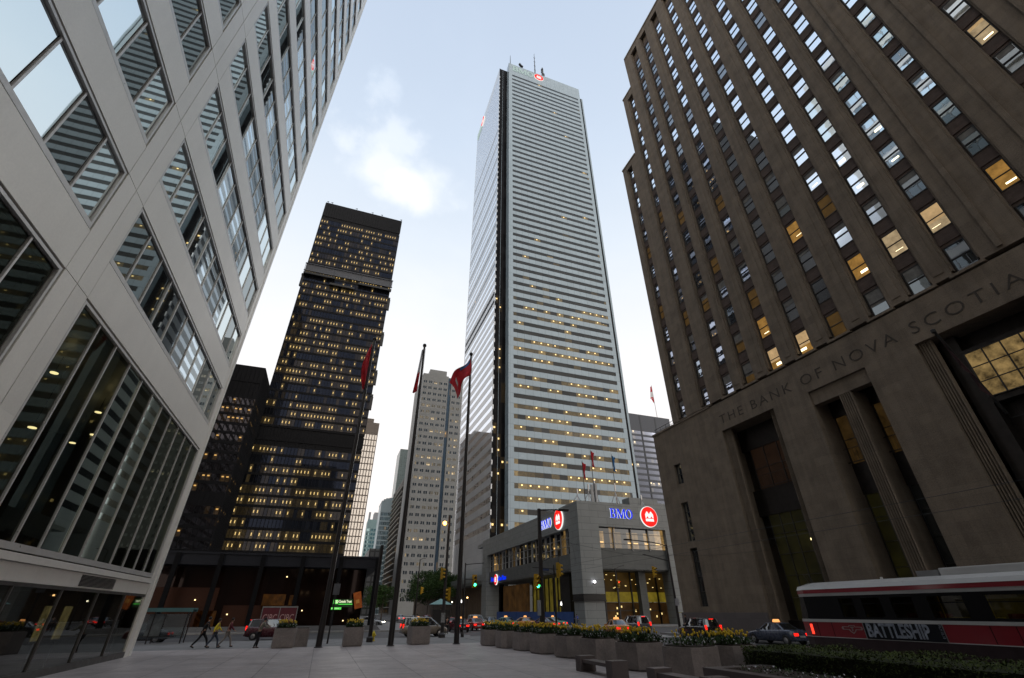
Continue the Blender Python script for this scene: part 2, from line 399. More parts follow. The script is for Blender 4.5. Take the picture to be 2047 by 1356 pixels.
zb = [11.53+3.84*k for k in range(nfl)]; zt = [z+2.52 for z in zb]
wl = MB(); bk = -8.44
TOPZ = 11.53+3.84*nfl
# spandrels (run between columns), set flush with cladding plane
zs = [(10.14, 11.53)] + [(zt[k], zb[k]+3.84) for k in range(nfl)]
for (y0, n) in bays:
    y1 = y0+PW*n
    for (a, b) in zs: wl.box(bk, PX, y0+.012, y1-.012, a, b)
for (y0, y1) in cols:
    m = (y0+y1)/2
    edges = [3.55]+[10.14]+zt
    for i in range(len(edges)-1):
        wl.box(bk, PX, y0, m-.014, edges[i]+.012, edges[i+1]-.012); wl.box(bk, PX, m+.014, y1, edges[i]+.012, edges[i+1]-.012)
yc0, yc1 = 29.99, 31.0
wl.box(bk, PX, yc0+.012, 30.42, -1.8, TOPZ); wl.box(bk, PX-.02, 30.44, 30.62, -1.8, TOPZ); wl.box(bk, PX, 30.64, yc1, -1.8, TOPZ)
# lower sill beam and band
wl.box(bk, PX+.10, -21, 29.97, 3.31, 3.50); wl.box(bk, PX-.02, -21, 29.97, 2.84, 3.29)
wl.build('wall', M_clad, T1, s=S, world=True)
sm = MB()
ln = 0.03
sm.box(bk-.05, bk+.01, -21, yc1-.02, 3.0, TOPZ)
stone = MB().box(bk-30, bk-.3, -21, yc1-.3, 10.2, TOPZ).box(-26,-8.44,30.7,yc1,-1.8,TOPZ)
stone.build('core', M_clad, T1, s=S, world=True)
def bay_window(y0, n, a, b, name='window', glassm=M_mirror, jit=.0035, back=True):
    fr = MB(); g = MB(); y1 = y0+PW*n; q = PX
    if back: fr0 = MB().box(q-.16, q-.13, y0-.01, y1+.01, a-.01, b+.01)
    # outer frame, set back with a shadow gap all round
    e = .045; t_ = .09
    fr.box(q-.12,q-.02,y0+e,y1-e,a+e,a+e+t_*1.9).box(q-.12,q-.02,y0+e,y1-e,b-e-t_,b-e)
    fr.box(q-.12,q-.02,y0+e,y0+e+t_,a+e+t_*1.9,b-e-t_).box(q-.12,q-.02,y1-e-t_,y1-e,a+e+t_*1.9,b-e-t_)
    for i in range(1,n):
        ym = y0+PW*i; fr.box(q-.12,q-.06,ym-.032,ym+.032,a+e+t_*1.9,b-e-t_)
    f = fr.build(name, M_cladframe, T1, s=S, world=True)
    for i in range(n):
        ya = y0+PW*i+(.032 if i else e+t_)+.04; yb = y0+PW*(i+1)-(.032 if i < n-1 else e+t_)-.04
        za = a+e+t_*1.9+.025; zz = b-e-t_-.035
        d1, d2 = random.uniform(-1,1)*jit, random.uniform(-1,1)*jit
        g.quad((q-.105+d1+d2,ya,za),(q-.105-d1+d2,yb,za),(q-.105-d1-d2,yb,zz),(q-.105+d1-d2,ya,zz))
    me = g.build('pane', glassm, f, s=S); 
    me.location = (0,0,0)
    # pane verts are world coordinates: shift under the tower
    off = ploc(T1)
    for v in me.data.vertices: v.co -= off
    if back:
        bo = fr0.build('gasket', M_gasket, f, s=S)
        for v in bo.data.vertices: v.co -= off
    return f
for (y0, n) in bays[:2]:
    for k in range(nfl if y0 > 0 else 10): bay_window(y0, n, zb[k], zt[k])
for (y0, n) in bays[:2]:
    bay_window(y0, n, 3.52, 10.12, 'tall_window', M_lobby, jit=.006, back=False)
# ground floor glazing with a few wide panes
gf = MB(); gg = MB()
for i, y in enumerate([-21+3.02*k for k in range(18)]):
    if y < 29.9: gf.box(PX-.1, PX-.02, y-.03, y+.03, .36, 2.82)
gf.box(PX-.1,PX-.02,-21,29.95,2.74,2.83).box(PX-.12,PX,-21,29.95,.2,.52)
gfo = gf.build('ground_floor_glazing', mat('bronze_frame', (.10,.095,.09), .4, metal=.5), T1, s=S, world=True)
gq = MB().quad((PX-.07,-21,.45),(PX-.07,29.95,.45),(PX-.07,29.95,2.8),(PX-.07,-21,2.8)).build('pane', glass('ground_glass', .12, (.8,.82,.8), see=.82, seecol=(.6,.6,.55)), gfo, s=S)
for v in gq.data.vertices: v.co -= ploc(T1)
vg = MB()
for i in range(9): vg.box(PX-.02,PX+.015,22.2,25.4,2.90+i*.04,2.92+i*.04)
vg.build('vent_grille', M_gasket, T1, s=S, world=True)
# interior seen through the tall glazing
M_int = mat('lobby_interior', (.10,.085,.06), .7, local=False, var=.4, vscale=.6)
inn = MB().box(-24,-8.75,-21,30.5,10.3,10.4).box(-24,-8.75,-21,30.5,2.95,3.05).box(-16,-15.8,-21,30.5,.2,10.3).box(-24,-8.75,-21,30.5,.1,.36).box(-16,-8.75,29.6,29.8,.2,10.3)
for y in (-3.2,13.75): inn.box(-9.7,-8.9,y-.6,y+.6,.3,10.3)
for k in range(14): inn.box(-15.8,-15.7,-14+k*3.1,-13.4+k*3.1,3.1,10.2)
inn.build('lobby_interior', M_int, T1, s=S, world=True)
M_lamp = emit('lobby_lamp', (1,.78,.42), 3.2)
for (x,y,z) in [(-10.6,19.3,9.5),(-10.6,23.3,9.5),(-10.6,19.8,7.6),(-10.6,23.8,8.65),(-10.6,16.2,8.0),(-12.2,26.0,8.8)]:
    lo_ = MB().lathe([(.04,.04),(.12,.03),(.12,0),(.04,-.02)],16,(x,y,z)).build('pendant_lamp', M_lamp, T1, s=S, world=True)
    rd_ = MB().tube([(x,y,z+.05),(x,y,10.3)],.008,6).build('lamp_rod', M_black, lo_, s=S)
    for v in rd_.data.vertices: v.co -= ploc(T1)
pl_ = thing('poster', 'left of two yellowish backlit posters standing inside the ground-floor glazing', 'poster', (-9.58,24.4,.4), group='posters behind the glazing')
M_poster = emit('poster_print', (.75,.62,.25), .12, var=.6, vscale=4)
MB().box(-.05,0,-.30,.30,1.0,2.1).build('sheet', M_poster, pl_); MB().box(-.03,-.0,-.34,.34,.94,.99).box(-.03,0,-.02,.02,.0,1.0).box(-.2,.1,-.2,.2,0,.02).build('stand', M_steel, pl_)
pl2 = copy_tree(pl_); pl2.location = (-9.58,26.0,.4); pl2['label'] = 'right-hand yellowish poster of the pair inside the ground-floor glazing'

# ================================================================ 2. stone bank tower, right
S = 1.0405
T2 = thing('stone_bank_tower', 'brown limestone art deco bank tower with ribbed piers, on the right', 'bank tower', (45, 20, 0))
STONE = (.146,.115,.085)
M_stone = panels('limestone', STONE, 1.35, .72, .012, .85, var=.07, line=.72, mott=.18, mscale=.6, brick=True, streak=.2, bump=.8)
M_span = panels('dark_spandrel_brick', (.075,.052,.043), .45, .2, .015, .85, var=.12, line=.7, mott=.15, mscale=1.0, brick=True, bump=.4)
M_granite = panels('granite_base', (.09,.078,.078), 1.8, .8, .012, .6, var=.08, line=.7)
FX = 37.0; D = FX+.46; BK = 52
main = [33.4,30.5,27.2,23.9,20.7,17.2,14.25,11.35,7.3,3.35,-.6,-4.6,-7.6,-10.6]
WC = [(41.0,13),(36.95,17)] + [(c,19) for c in main]       # centre, storeys
Z0 = 21.9; FL = 3.65
def topz(c): return Z0+FL*{13:12.75,17:17.1,19:19.55}[c]
wl = MB()
segs = {13:(38.85,42.8,69.3),17:(36.05,38.85,85.0),19:(-14,36.05,94.5)}
hw = {c: (.85 if n == 19 and c > 8 else .74) for c, n in WC}
# piers between recesses
edges = sorted([(c-hw[c], c+hw[c], n, c) for c, n in WC])
ycur = -14
for (a, b, n, c) in edges:
    hi = 94.5 if ycur < 36.05 else (85.0 if ycur < 38.85 else 69.3)
    if c == 36.95:
        wl.box(FX, D, ycur, a, Z0-.01, 94.5)
    elif c == 41.0:
        wl.box(FX, D, ycur, 38.85, Z0-.01, 85.0); wl.box(FX, D, 38.85, a, Z0-.01, 69.3)
    else: wl.box(FX, D, ycur, a, Z0-.01, 94.5)
    ycur = b
wl.box(FX, D, ycur, 42.8, Z0-.01, 69.3)
for (a, b, n, c) in edges:   # heads over the recesses
    t_ = {19:93.15,17:83.4,13:68.2}[n]; wl.box(FX, D, a, b, t_, {19:94.5,17:85.0,13:69.3}[n])
# backing mass
wl.box(D+.25, BK, -14, 36.05, Z0-.5, 94.2).box(D+.25, BK, 36.05, 38.85, Z0-.5, 84.8).box(D+.25, BK, 38.85, 42.8, Z0-.5, 69.1)
wl.box(FX+.01, D+.3, 42.5, 42.8, Z0, 69.1).box(FX+.01,D+.3,38.6,38.85,69.3,84.8).box(FX+.01,D+.3,35.8,36.05,85,94.3)
# parapet caps
wl.box(FX-.08, BK, -14, 36.12, 94.5, 94.9).box(FX-.08, BK, 36.12, 38.93, 85.0, 85.35).box(FX-.08, BK, 38.93, 42.9, 69.3, 69.65)
wl.build('wall', M_stone, T2, s=S, world=True)
ed = MB()      # stepped fillets beside the recesses and slim ribs
for c, n in WC:
    t_ = {19:93.15,17:83.4,13:68.2}[n]
    for sg in (-1,1):
        y = c+sg*hw[c]; ed.box(FX+.14, D, y, y-sg*.13, Z0+.35, t_)
    ed.box(FX-.10, FX+.3, c-hw[c]-.18, c+hw[c]+.18, Z0-.22, Z0-.02)
for y in (9.35,5.3,1.4): ed.box(FX-.16, FX, y-.15, y+.15, Z0+.2, 94.4)
for i in range(len(main)-1):
    m_ = (main[i]+main[i+1])/2; 
    if main[i] > 12: ed.box(FX-.05, FX, m_-.32, m_+.32, Z0+.5, 93.6)
ed.build('pier_fillets', M_stone, T2, s=S, world=True)
M_sash = mat('dark_sash', (.03,.028,.027), .5, local=False)
M_gsky = glass('sash_glass', .26, (.78,.86,.95), (.02,.022,.026), wav=.02, wsc=1.5)
M_gdim = glass('sash_glass_dark', .12, (.7,.8,.85), (.03,.03,.03), wav=.03, wsc=2)
M_lit = [emit('lit_office_%s' % n_, c_, s_, var=.45, vscale=1.3) for n_, c_, s_ in (('amber',(1,.52,.12),.24),('cream',(1,.74,.42),.30),('dim',(1,.55,.15),.045))]
M_blindr = mat('roller_blind', (.16,.155,.145), .8, local=False, var=.3); M_blindl = emit('glowing_blind', (1,.66,.32), .42, var=.25)
M_tube = emit('ceiling_tube', (1,.83,.5), 3.2)
litset = {(7.3,1):0,(3.35,4):1,(11.35,1):1,(14.25,1):1,(17.2,1):0,(14.25,4):3,(11.35,4):3,(11.35,3):3,(14.25,3):3,(17.2,4):3,(20.7,3):0,(27.2,1):0,(27.2,0):0,(23.9,0):0,
          (27.2,2):2,(27.2,6):2,(30.5,1):2,(30.5,0):2,(33.4,3):2,(36.95,3):2,(41.0,4):2,(41.0,7):2,(36.95,8):2,(33.4,7):2,(20.7,0):2,(24.0,2):2,(30.5,4):2,(17.2,3):2}
wins = []
for c, n in WC:
    for k in range(n):
        wins.append((math.hypot(37, c, Z0+FL*k), c, k))
wins.sort(); cnt = 0; restf = MB(); restg = MB(); spm = MB()
for dist, c, k in wins:
    z0 = Z0+.12+FL*k; z1 = z0+2.25; hwg = hw[c]-.2
    # frame
    f = MB(); X0 = D-.02
    f.box(X0,X0+.1,c-hwg,c+hwg,z0,z0+.08).box(X0,X0+.1,c-hwg,c+hwg,z1-.07,z1).box(X0,X0+.1,c-hwg,c-hwg+.07,z0+.08,z1-.07).box(X0,X0+.1,c+hwg-.07,c+hwg,z0+.08,z1-.07)
    f.box(X0-.02,X0+.08,c-hwg+.07,c+hwg-.07,(z0+z1)/2-.03,(z0+z1)/2+.04)
    g = MB().quad((X0+.06,c-hwg+.07,z0+.08),(X0+.06,c+hwg-.07,z0+.08),(X0+.06,c+hwg-.07,z1-.07),(X0+.06,c-hwg+.07,z1-.07))
    spm.box(D+.02, D+.3, c-hw[c]+.01, c+hw[c]-.01, z1, z0+FL) if k < 99 else None
    spm.box(D+.1, D+.3, c-hw[c]+.01, c-hwg, z0, z1).box(D+.1, D+.3, c+hwg, c+hw[c]-.01, z0, z1)
    spm.box(D-.05, D+.2, c-hw[c]+.14, c+hw[c]-.14, z1+.25, z1+1.1)
    off = ploc(T2)
    def shift(o):
        for v in o.data.vertices: v.co -= off
    if cnt < 100:
        fo = f.build('window', M_sash, T2, s=S, world=True)
        li = litset.get((c,k))
        if random.random() < .42:
            bd_ = random.choice((.3,.5,.5,.9,1.3)); shift(MB().box(X0+.035,X0+.05,c-hwg+.09,c+hwg-.09,z1-.07-bd_,z1-.08).build('roller_blind', M_blindr if li in (None,3,2) else M_blindl, fo, s=S))
        shift(g.build('pane', M_lit[li] if li in (0,1,2) else (M_gsky if random.random() < .75 else M_gdim), fo, s=S))
        if li in (0,1,3):
            yy = c+random.uniform(-.3,.3); tb = MB().box(X0+.03,X0+.05,yy-.28,yy+.28,z0+.32+random.random()*.2,z0+.44+random.random()*.25)
            shift(tb.build('ceiling_light', M_tube, fo, s=S))
    else:
        restf.v, restf.f = restf.v, restf.f; restf.add(f.v, f.f)
        li = litset.get((c,k))
        if li in (None,3): restg.add(g.v, g.f)
        else: g.build('lit_window', M_lit[li], T2, s=S, world=True)
    cnt += 1
stuff(restf.build('far_sashes', M_sash, T2, s=S, world=True)); stuff(restg.build('far_panes', M_gsky, T2, s=S, world=True))
spm.build('spandrels', M_span, T2, s=S, world=True)
# podium: three tall recesses, low-relief lettering above
pd = MB(); PZ = 21.55; DX = FX+2.3
rec = [(28.75,35.5),(19.87,25.0),(9.3,16.15),(-3.2,.6)]
ys = [-14] + [v for r_ in sorted(rec) for v in r_] + [47.0]
for i in range(0, len(ys), 2): 
    if i == len(ys)-2: break
    pd.box(FX, DX, ys[i], ys[i+1], -2, 18.5)
# left end pier with slot windows
slots = [(14.75,17.05),(8.6,12.68),(2.4,7.9)]
pd.box(FX, DX, 35.5, 42.92, -2, 18.5).box(FX, DX, 44.1, 47.0, -2, 18.5)
zc_ = -2
for a, b in reversed(slots): pd.box(FX, DX, 42.92, 44.1, zc_, a); zc_ = b
pd.box(FX, DX, 42.92, 44.1, zc_, 18.5)
pd.box(FX, DX, -14, 47.0, 18.5, PZ).box(DX-.001, BK+4, -14, 47.0, 18.5, PZ-.1).box(DX+1.2, BK+4, -14, 47.0, -2, 18.5).box(DX-.01,DX+1.3,46.6,47.0,-2,18.5)
pd.box(FX-.10, FX+.6, 36.4, 47.1, PZ, PZ+.22)
pd.build('podium_wall', M_stone, T2, s=S, world=True)
for a, b in ((35.6,47.14),(25.1,28.65),(16.25,19.77),(.7,9.2)): MB().box(FX-.14, FX-.002, a, b, -2, 1.9).build('plinth', M_granite, T2, s=S, world=True)
# roof railing at the podium's left end
rr = MB()
for y in [37+1.1*i for i in range(10)]: rr.tube([(FX+.4,y,PZ+.2),(FX+.4,y,PZ+.95)],.025,5)
rr.tube([(FX+.4,36.6,PZ+.95),(FX+.4,47,PZ+.95)],.03,5).tube([(FX+.4,36.6,PZ+.6),(FX+.4,47,PZ+.6)],.02,5)
rr.build('roof_railing', M_black, T2, s=S, world=True)
# fluted columns and jambs
fl = MB()
def flutes(y0, y1, z0, z1, xf=FX+.02, n=5, dep=.35):
    wdt = (y1-y0)/n
    for i in range(n):
        yc = y0+wdt*(i+.5)
        pr_ = [(xf+dep, yc-wdt/2+.005)] + [(xf+dep*.55-math.cos(R(a))*dep*.5, yc+math.sin(R(a))*wdt*.40) for a in (-90,-50,-15,15,50,90)] + [(xf+dep, yc+wdt/2-.005)]
        fl.prism(pr_, z0, z1)
flutes(34.62,35.48,-1,18.49,FX+.25); flutes(28.77,29.45,-1,18.49,FX+.25); flutes(21.68,22.74,-1,17.3,FX+.15,6); flutes(15.3,16.13,-1,18.49,FX+.25); flutes(9.32,10.1,-1,18.49,FX+.25)
fl.box(FX+.2,FX+1.0,19.89,24.98,17.3,18.48)
fl.box(FX+.5,DX+1,21.7,22.7,-1,17.3)
fl.build('fluted_columns', M_stone, T2, s=S, world=True)
# recess windows
def tall_window(y0, y1, z0, z1, ny, nz, m, name='tall_window', x=DX-.2):
    f = MB()
    for i in range(ny+1): y = y0+(y1-y0)*i/ny; f.box(x-.08,x+.06,y-.035,y+.035,z0,z1)
    for i in range(nz+1): z = z0+(z1-z0)*i/nz; f.box(x-.06,x+.04,y0,y1,z-.03,z+.03)
    fo = f.build(name, M_sash, T2, s=S, world=True)
    g = MB().quad((x,y0,z0),(x,y1,z0),(x,y1,z1),(x,y0,z1)).build('pane', m, fo, s=S)
    for v in g.data.vertices: v.co -= ploc(T2)
    return fo
M_dgreen = emit('banking_hall_glow', (.32,.28,.05), .014, var=.8, vscale=.6)
M_amb = emit('amber_curtain', (1,.55,.15), .018, var=.7, vscale=1.6)
M_ambd = emit('amber_curtain_dim', (1,.45,.2), .005, var=.7, vscale=1.6)
bz = MB()
M_brz = mat('dark_bronze', (.02,.016,.014), .5, metal=.3, local=False, var=.3)
for (a, b) in rec:
    for z0_, z1_ in (((9.9,12.3),(16.3,18.6),(-2,1.3)) if a != 9.3 else ((-2,1.3),(9.9,13.8),(16.9,18.6))): MB().box(DX-.3,DX+1.3,a,b,z0_,z1_).build('bronze_spandrel', M_brz, T2, s=S, world=True)
tall_window(29.6,34.5,12.3,16.3,3,2,M_ambd); tall_window(29.6,34.5,1.3,9.9,4,5,M_dgreen)
tall_window(22.8,24.9,12.3,16.3,2,2,M_amb); tall_window(20.0,21.6,12.3,16.3,2,2,M_amb)
tall_window(22.8,24.9,1.3,9.9,2,5,M_dgreen); tall_window(20.0,21.6,1.3,9.9,2,5,M_gdim)
tall_window(10.4,14.35,13.8,16.9,4,3,x=FX+1.05,m=emit('bright_curtain', (1,.66,.25), .15, var=.9, vscale=1.2)); tall_window(10.2,15.2,1.3,9.9,4,5,M_gdim)
MB().box(FX+1.1,DX,10.1,10.4,13.6,18.4).box(FX+1.1,DX,14.35,15.3,1.3,18.4).box(FX+1.1,DX,10.4,14.35,13.4,13.8).box(FX+1.1,DX,10.4,14.35,16.9,17.2).build('window_surround', M_brz, T2, s=S, world=True)
for (a, b) in [(29.6,34.5),(20,25),(10.2,15.2)]:
    rl_ = MB(); rl_.tube([(DX-.6,a,13.5),(DX-.6,b,13.5)],.03,5).tube([(DX-.6,a,12.4),(DX-.6,b,12.4)],.04,5)
    for i in range(int((b-a)/.25)): rl_.tube([(DX-.6,a+.25*i,12.4),(DX-.6,a+.25*i,13.5)],.014,4)
    rl_.build('balcony_rail', M_black, T2, s=S, world=True)
for a, b in slots:
    x = FX+.35; f = MB(); nz = 2 if b-a < 3 else 4
    f.box(x-.06,x+.05,42.93,43.03,a,b).box(x-.06,x+.05,43.99,44.09,a,b)
    for i in range(nz+1): z = a+(b-a)*i/nz; f.box(x-.05,x+.05,43.03,43.99,z-.04,z+.04)
    fo = f.build('slot_window', M_sash, T2, s=S, world=True)
    g = MB().quad((x,43,a),(x,44,a),(x,44,b),(x,43,b)).build('pane', M_gdim, fo, s=S)
    for v in g.data.vertices: v.co -= ploc(T2)
MB().lathe([(.12,-.1),(.16,0),(.12,.12)],10,(FX+1.6,29.9,7.0)).lathe([(.12,-.1),(.16,0),(.12,.12)],10,(FX+1.6,30.3,7.3)).build('hall_lamp', emit('hall_lamp_glow',(1,.8,.35),6), T2, s=S, world=True)
# inscription, letters standing in low relief
M_letter = mat('dark_incised_letter', (.05,.041,.034), .8, local=False)
text('inscription', 'THE BANK OF NOVA SCOTIA', 1.42, .02, M_letter, T2, ((FX-.008)*S, 35.45*S, CAMZ+(19.22-2.1)*S), (0,-1,0), (0,0,1), spacing=1.32, bold=-.014, sx=1.14)
fp = MB().tube([(34.2,13.6,17.4),(36.9,13.6,12.2)],.09,8).lathe([(.14,0),(.14,.2),(0,.3)],8,(34.1,13.6,17.4))
fpT = thing('wall_flagpole', 'dark slanting flagpole projecting from the stone bank over its lit window', 'flagpole', (37*S,13.6*S,CAMZ+10.1*S))
fp.build('pole', M_black, fpT, s=S, world=True)
fq = MB(); 
for i in range(8):
    fq.quad((34.25+i*.16,13.6+.05*math.sin(i),17.2-i*.32),(34.25+(i+1)*.16,13.6+.05*math.sin(i+1),17.2-(i+1)*.32),(34.6+(i+1)*.13,13.4+.14*math.sin(i*1.3+1.3),15.2-(i+1)*.28),(34.6+i*.13,13.4+.14*math.sin(i*1.3),15.2-i*.28))
fq.build('furled_flag', mat('dark_flag_cloth',(.03,.012,.014),.9), fpT, s=S, world=True)
# ================================================================ 3. tall marble tower with the roundel sign
def ring_boxes(mb, faces, z0, z1, d0, d1, m0=0.0, m1=0.0):
    """slabs along facade lines; face = (axis, const, a, b, outward sign); d0/d1 = depth in / proud"""
    for (ax, c, a, b, sg) in faces:
        p, q = sorted((c-sg*d0, c+sg*d1))
        if ax == 'y': mb.box(a+m0, b-m1, p, q, z0, z1)      # plane y=c, runs in x
        else: mb.box(p, q, a+m0, b-m1, z0, z1)
def band_quads(faces, z0, z1, inset, m0=0.0, m1=0.0):
    mb = MB()
    for (ax, c, a, b, sg) in faces:
        q = c-sg*inset
        if ax == 'y': mb.quad((a+m0,q,z0),(b-m1,q,z0),(b-m1,q,z1),(a+m0,q,z1))
        else: mb.quad((q,a+m0,z0),(q,b-m1,z0),(q,b-m1,z1),(q,a+m0,z1))
    return mb
ZS = .2
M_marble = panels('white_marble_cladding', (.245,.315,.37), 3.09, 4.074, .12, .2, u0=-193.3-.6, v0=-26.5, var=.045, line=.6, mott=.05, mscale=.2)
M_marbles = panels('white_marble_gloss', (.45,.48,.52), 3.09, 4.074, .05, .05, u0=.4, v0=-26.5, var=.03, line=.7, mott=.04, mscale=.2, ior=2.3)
G_fcp = lit_glass('marble_tower_glass', 3.09, 4.074, 23.6, u0=-193.9, base=(.012,.011,.010), refl=.0, fior=1.38, tint=(.8,.86,.92), warm=(1,.68,.26), p_lo=1.25, p_hi=.03, z_lo=20, z_hi=165, A=.20, B=2.2, seed=1, cl=.50, spot=(.34,.52,.52,.63))
G_fcps = lit_glass('marble_tower_glass_side', 1.545, 4.074, 23.6, base=(.10,.11,.12), refl=.06, fior=1.35, tint=(.85,.9,.97), p_lo=.35, p_hi=.0, z_lo=10, z_hi=160, A=.2, B=1.0, seed=4, cl=.5)
G_notch = lit_glass('dark_corner_glass', 1.6, 4.074, 23.6, base=(.008,.008,.009), refl=.0, fior=1.25, tint=(.2,.2,.21), warm=(1,.66,.25), p_lo=.35, p_hi=.0, z_lo=20, z_hi=150, A=.03, B=1.6, seed=8, cl=.49, spot=(.3,.7,.5,.66))
T3 = thing('marble_skyscraper', 'very tall pale marble skyscraper banded with windows, red roundel on its crown', 'skyscraper', (75,170,0))
AX0, AX1, AY0 = 50.87, 100.3, 142.4
WX0, WX1, WY0, WY1 = 46.0, 104.6, 146.0, 195.5
wl = MB()
wl.box(AX0+.35, AX1-.35, AY0+.35, 200, -1, 299.0)
wl.box(WX0+.35, WX1-.35, WY0+.3, WY1-.35, -1, 296.0)
zc = [25.4+ZS+4.074*k for k in range(65)]
H = .86
ff = [('y', AY0, AX0, AX1, -1)]; fs = [('x', WX0, WY0, WY1, -1)]
prev = -1.0
for z in zc:
    ring_boxes(wl, ff, prev, z-H, .36, 0); ring_boxes(wl, fs, prev, z-H, .36, 0); prev = z+H
ring_boxes(wl, ff, prev, 299.3, .36, 0); ring_boxes(wl, fs, prev, 296.2, .36, 0)
wl.box(AX0, AX0+2.1, AY0-.003, AY0+.36, -1, 299.3).box(AX1-1.6, AX1, AY0-.003, AY0+.36, -1, 299.3)
wl.box(AX0-.003, AX0+.36, AY0+.36, AY0+3.7, -1, 299.2)
wl.box(WX1-.36, WX1, WY0+.3, WY1, -1, 296)
wl.build('wall', M_marble, T3, world=True)
sw = MB(); sw.box(WX0-.003, WX0+.36, WY0, WY0+.9, -1, 296.2).box(WX0-.003, WX0+.36, WY1-1.2, WY1, -1, 296.2)
prev = -1.0
for z in zc: ring_boxes(sw, fs, prev, z-H, .2, .012); prev = z+H
ring_boxes(sw, fs, prev, 296.2, .2, .012)
sw.build('side_wall', M_marbles, T3, world=True)
for z in zc:
    o_ = band_quads(ff, z-H, z+H, .12, 2.1, 1.6).build('window_band', G_fcp, T3, world=True)
for z in zc:
    # glazed almost flush on the long side
    band_quads(fs, z-H, z+H, .02, .9, 1.2).build('side_window_band', G_fcps, T3, world=True)
nb = MB().quad((WX0+.36,WY0,-1),(AX0+.2,WY0,-1),(AX0+.2,WY0,295.8),(WX0+.36,WY0,295.8)).quad((AX1-.2,WY0,-1),(WX1-.9,WY0,-1),(WX1-.9,WY0,295.8),(AX1-.2,WY0,295.8))
nb.build('corner_glass', G_notch, T3, world=True)
MB().box(WX1-.9, WX1, WY0-.05, WY0+.3, -1, 296).box(WX0+2.1,WX0+2.2,WY0-.08,WY0,-1,295).box(WX1-2.5,WX1-2.4,WY0-.08,WY0,-1,295).build('corner_fins', M_marble, T3, world=True)
for zz in (125.5,129.5): pass
lv = MB().box(WX0-.12, WX0+.1, WY0+1, WY1-1.3, 118.0, 119.6).box(WX0-.12, WX0+.1, WY0+1, WY1-1.3, 114.0, 115.4)
lv.build('louvre_band', M_black, T3, world=True)
# crown sign
M_signw = emit('sign_white_glow', (.95,1,.97), .95); M_signr = emit('sign_red_glow', (.95,.012,.008), 1.05); M_signb = emit('sign_blue_glow', (.005,.03,.85), .95)
M_signg = emit('sign_pale_letter', (.75,.95,.9), .5)
def letter_loops(ch):
    """wide serif capitals drawn as outlines, cap height 1"""
    if ch == 'B':
        out = [(0,0),(.52,0)]+arc(.52,.27,.30,.27,-90,60,10)+[(.60,.53)]+arc(.50,.76,.24,.24,-50,90,10)+[(0,1),(0,.94),(.09,.92),(.09,.08),(0,.06)]
        i1 = [(.27,.08),(.47,.08)]+arc(.47,.275,.14,.20,-80,80,8)+[(.27,.48)]
        i2 = [(.27,.55),(.44,.55)]+arc(.44,.74,.11,.18,-80,80,8)+[(.27,.92)]
        return [out, i1, i2], .86
    if ch == 'M':
        out = [(0,0),(.30,0),(.30,.06),(.20,.08),(.20,.78),(.50,0),(.60,0),(.90,.80),(.90,.08),(.80,.06),(.80,0),(1.16,0),(1.16,.06),(1.07,.08),(1.07,.92),(1.16,.94),(1.16,1),(.86,1),(.58,.30),(.32,1),(0,1),(0,.94),(.10,.92),(.10,.08),(0,.06)]
        return [out], 1.2
    out = arc(.45,.5,.45,.53,0,352,28); inn = arc(.45,.5,.25,.44,0,350,24)
    return [out, inn], .92
def sign_word(parent, mface, mside, origin, right, up, h, depth=.13, proud=.06):
    r = Vector(right).normalized(); u = Vector(up).normalized(); n = r.cross(u); x = 0
    for ch in 'BMO':
        loops, adv = letter_loops(ch)
        o0 = Vector(origin)+r*x*h+n*depth/2
        b = shape2d('letter', loops, depth/2, mside, parent, o0, right, up, h)
        f = shape2d('letter_face', loops, .02, mface, b, Vector(origin)+r*x*h+n*(depth+.03), right, up, h) if mface else None
        if f:
            f.location = (0,0,0)
        x += adv
def roundel(parent, origin, right, up, rad, depth=.25, mred=None, mwhite=None):
    r = Vector(right).normalized(); u = Vector(up).normalized(); n = r.cross(u); o_ = Vector(origin)
    rim = shape2d('roundel_rim', [arc(0,0,1.0,1.0,0,354,40)], depth/2, mwhite or M_signw, parent, o_+n*depth/2, right, up, rad*1.02)
    disc = shape2d('roundel', [arc(0,0,1,1,0,354,40)], .02, mred or M_signr, rim, o_+n*(depth+.03), right, up, rad*.97)
    em_ = [(-.48,-.46),(.48,-.46),(.48,-.18),(.0,-.18),(-.48,-.18)]
    bar = [(-.48,-.46),(.48,-.46),(.48,-.20),(-.48,-.20)]
    crown = [(-.48,-.14),(-.38,-.14),(-.24,.06),(-.10,-.14),(.10,-.14),(.24,.06),(.38,-.14),(.48,-.14),(.48,.22),(.26,.50),(.20,.50),(.0,.22),(-.20,.50),(-.26,.50),(-.48,.22)]
    shape2d('emblem', [bar, crown], .02, mwhite or M_signw, rim, o_+n*(depth+.08), right, up, rad)
    return rim
sign_word(T3, None, M_signg, (53.2,AY0-.02,292.4), (1,0,0), (0,0,1), 4.8, depth=.3)
roundel(T3, (71.2,AY0-.02,294.9), (1,0,0), (0,0,1), 3.2, .3)
roundel(T3, (WX0-.02,181.0,291.5), (0,-1,0), (0,0,1), 3.4, .5)
sign_word(T3, None, M_signg, (WX0-.02,194.5,288.8), (0,-1,0), (0,0,1), 4.4, depth=.4)
an = MB()
an.tube([(69.6,144,299),(69.6,144,312),(69.6,144,326.5)],[.42,.3,.12],8)
for z in (306,311,316,321): an.box(69.0,70.2,143.9,144.1,z,z+.25)
an.build('mast', M_pole, T3, world=True)
an = MB().tube([(75.2,144,299),(75.2,144,311)],.5,8)
for i in range(16):
    a = random.random()*6.28; z = 300+random.random()*9; an.box(75.2+math.cos(a)*.8-.35,75.2+math.cos(a)*.8+.35,144+math.sin(a)*.8-.3,144+math.sin(a)*.8+.3,z,z+1.8)
an.build('aerial_cluster', M_pole, T3, world=True)
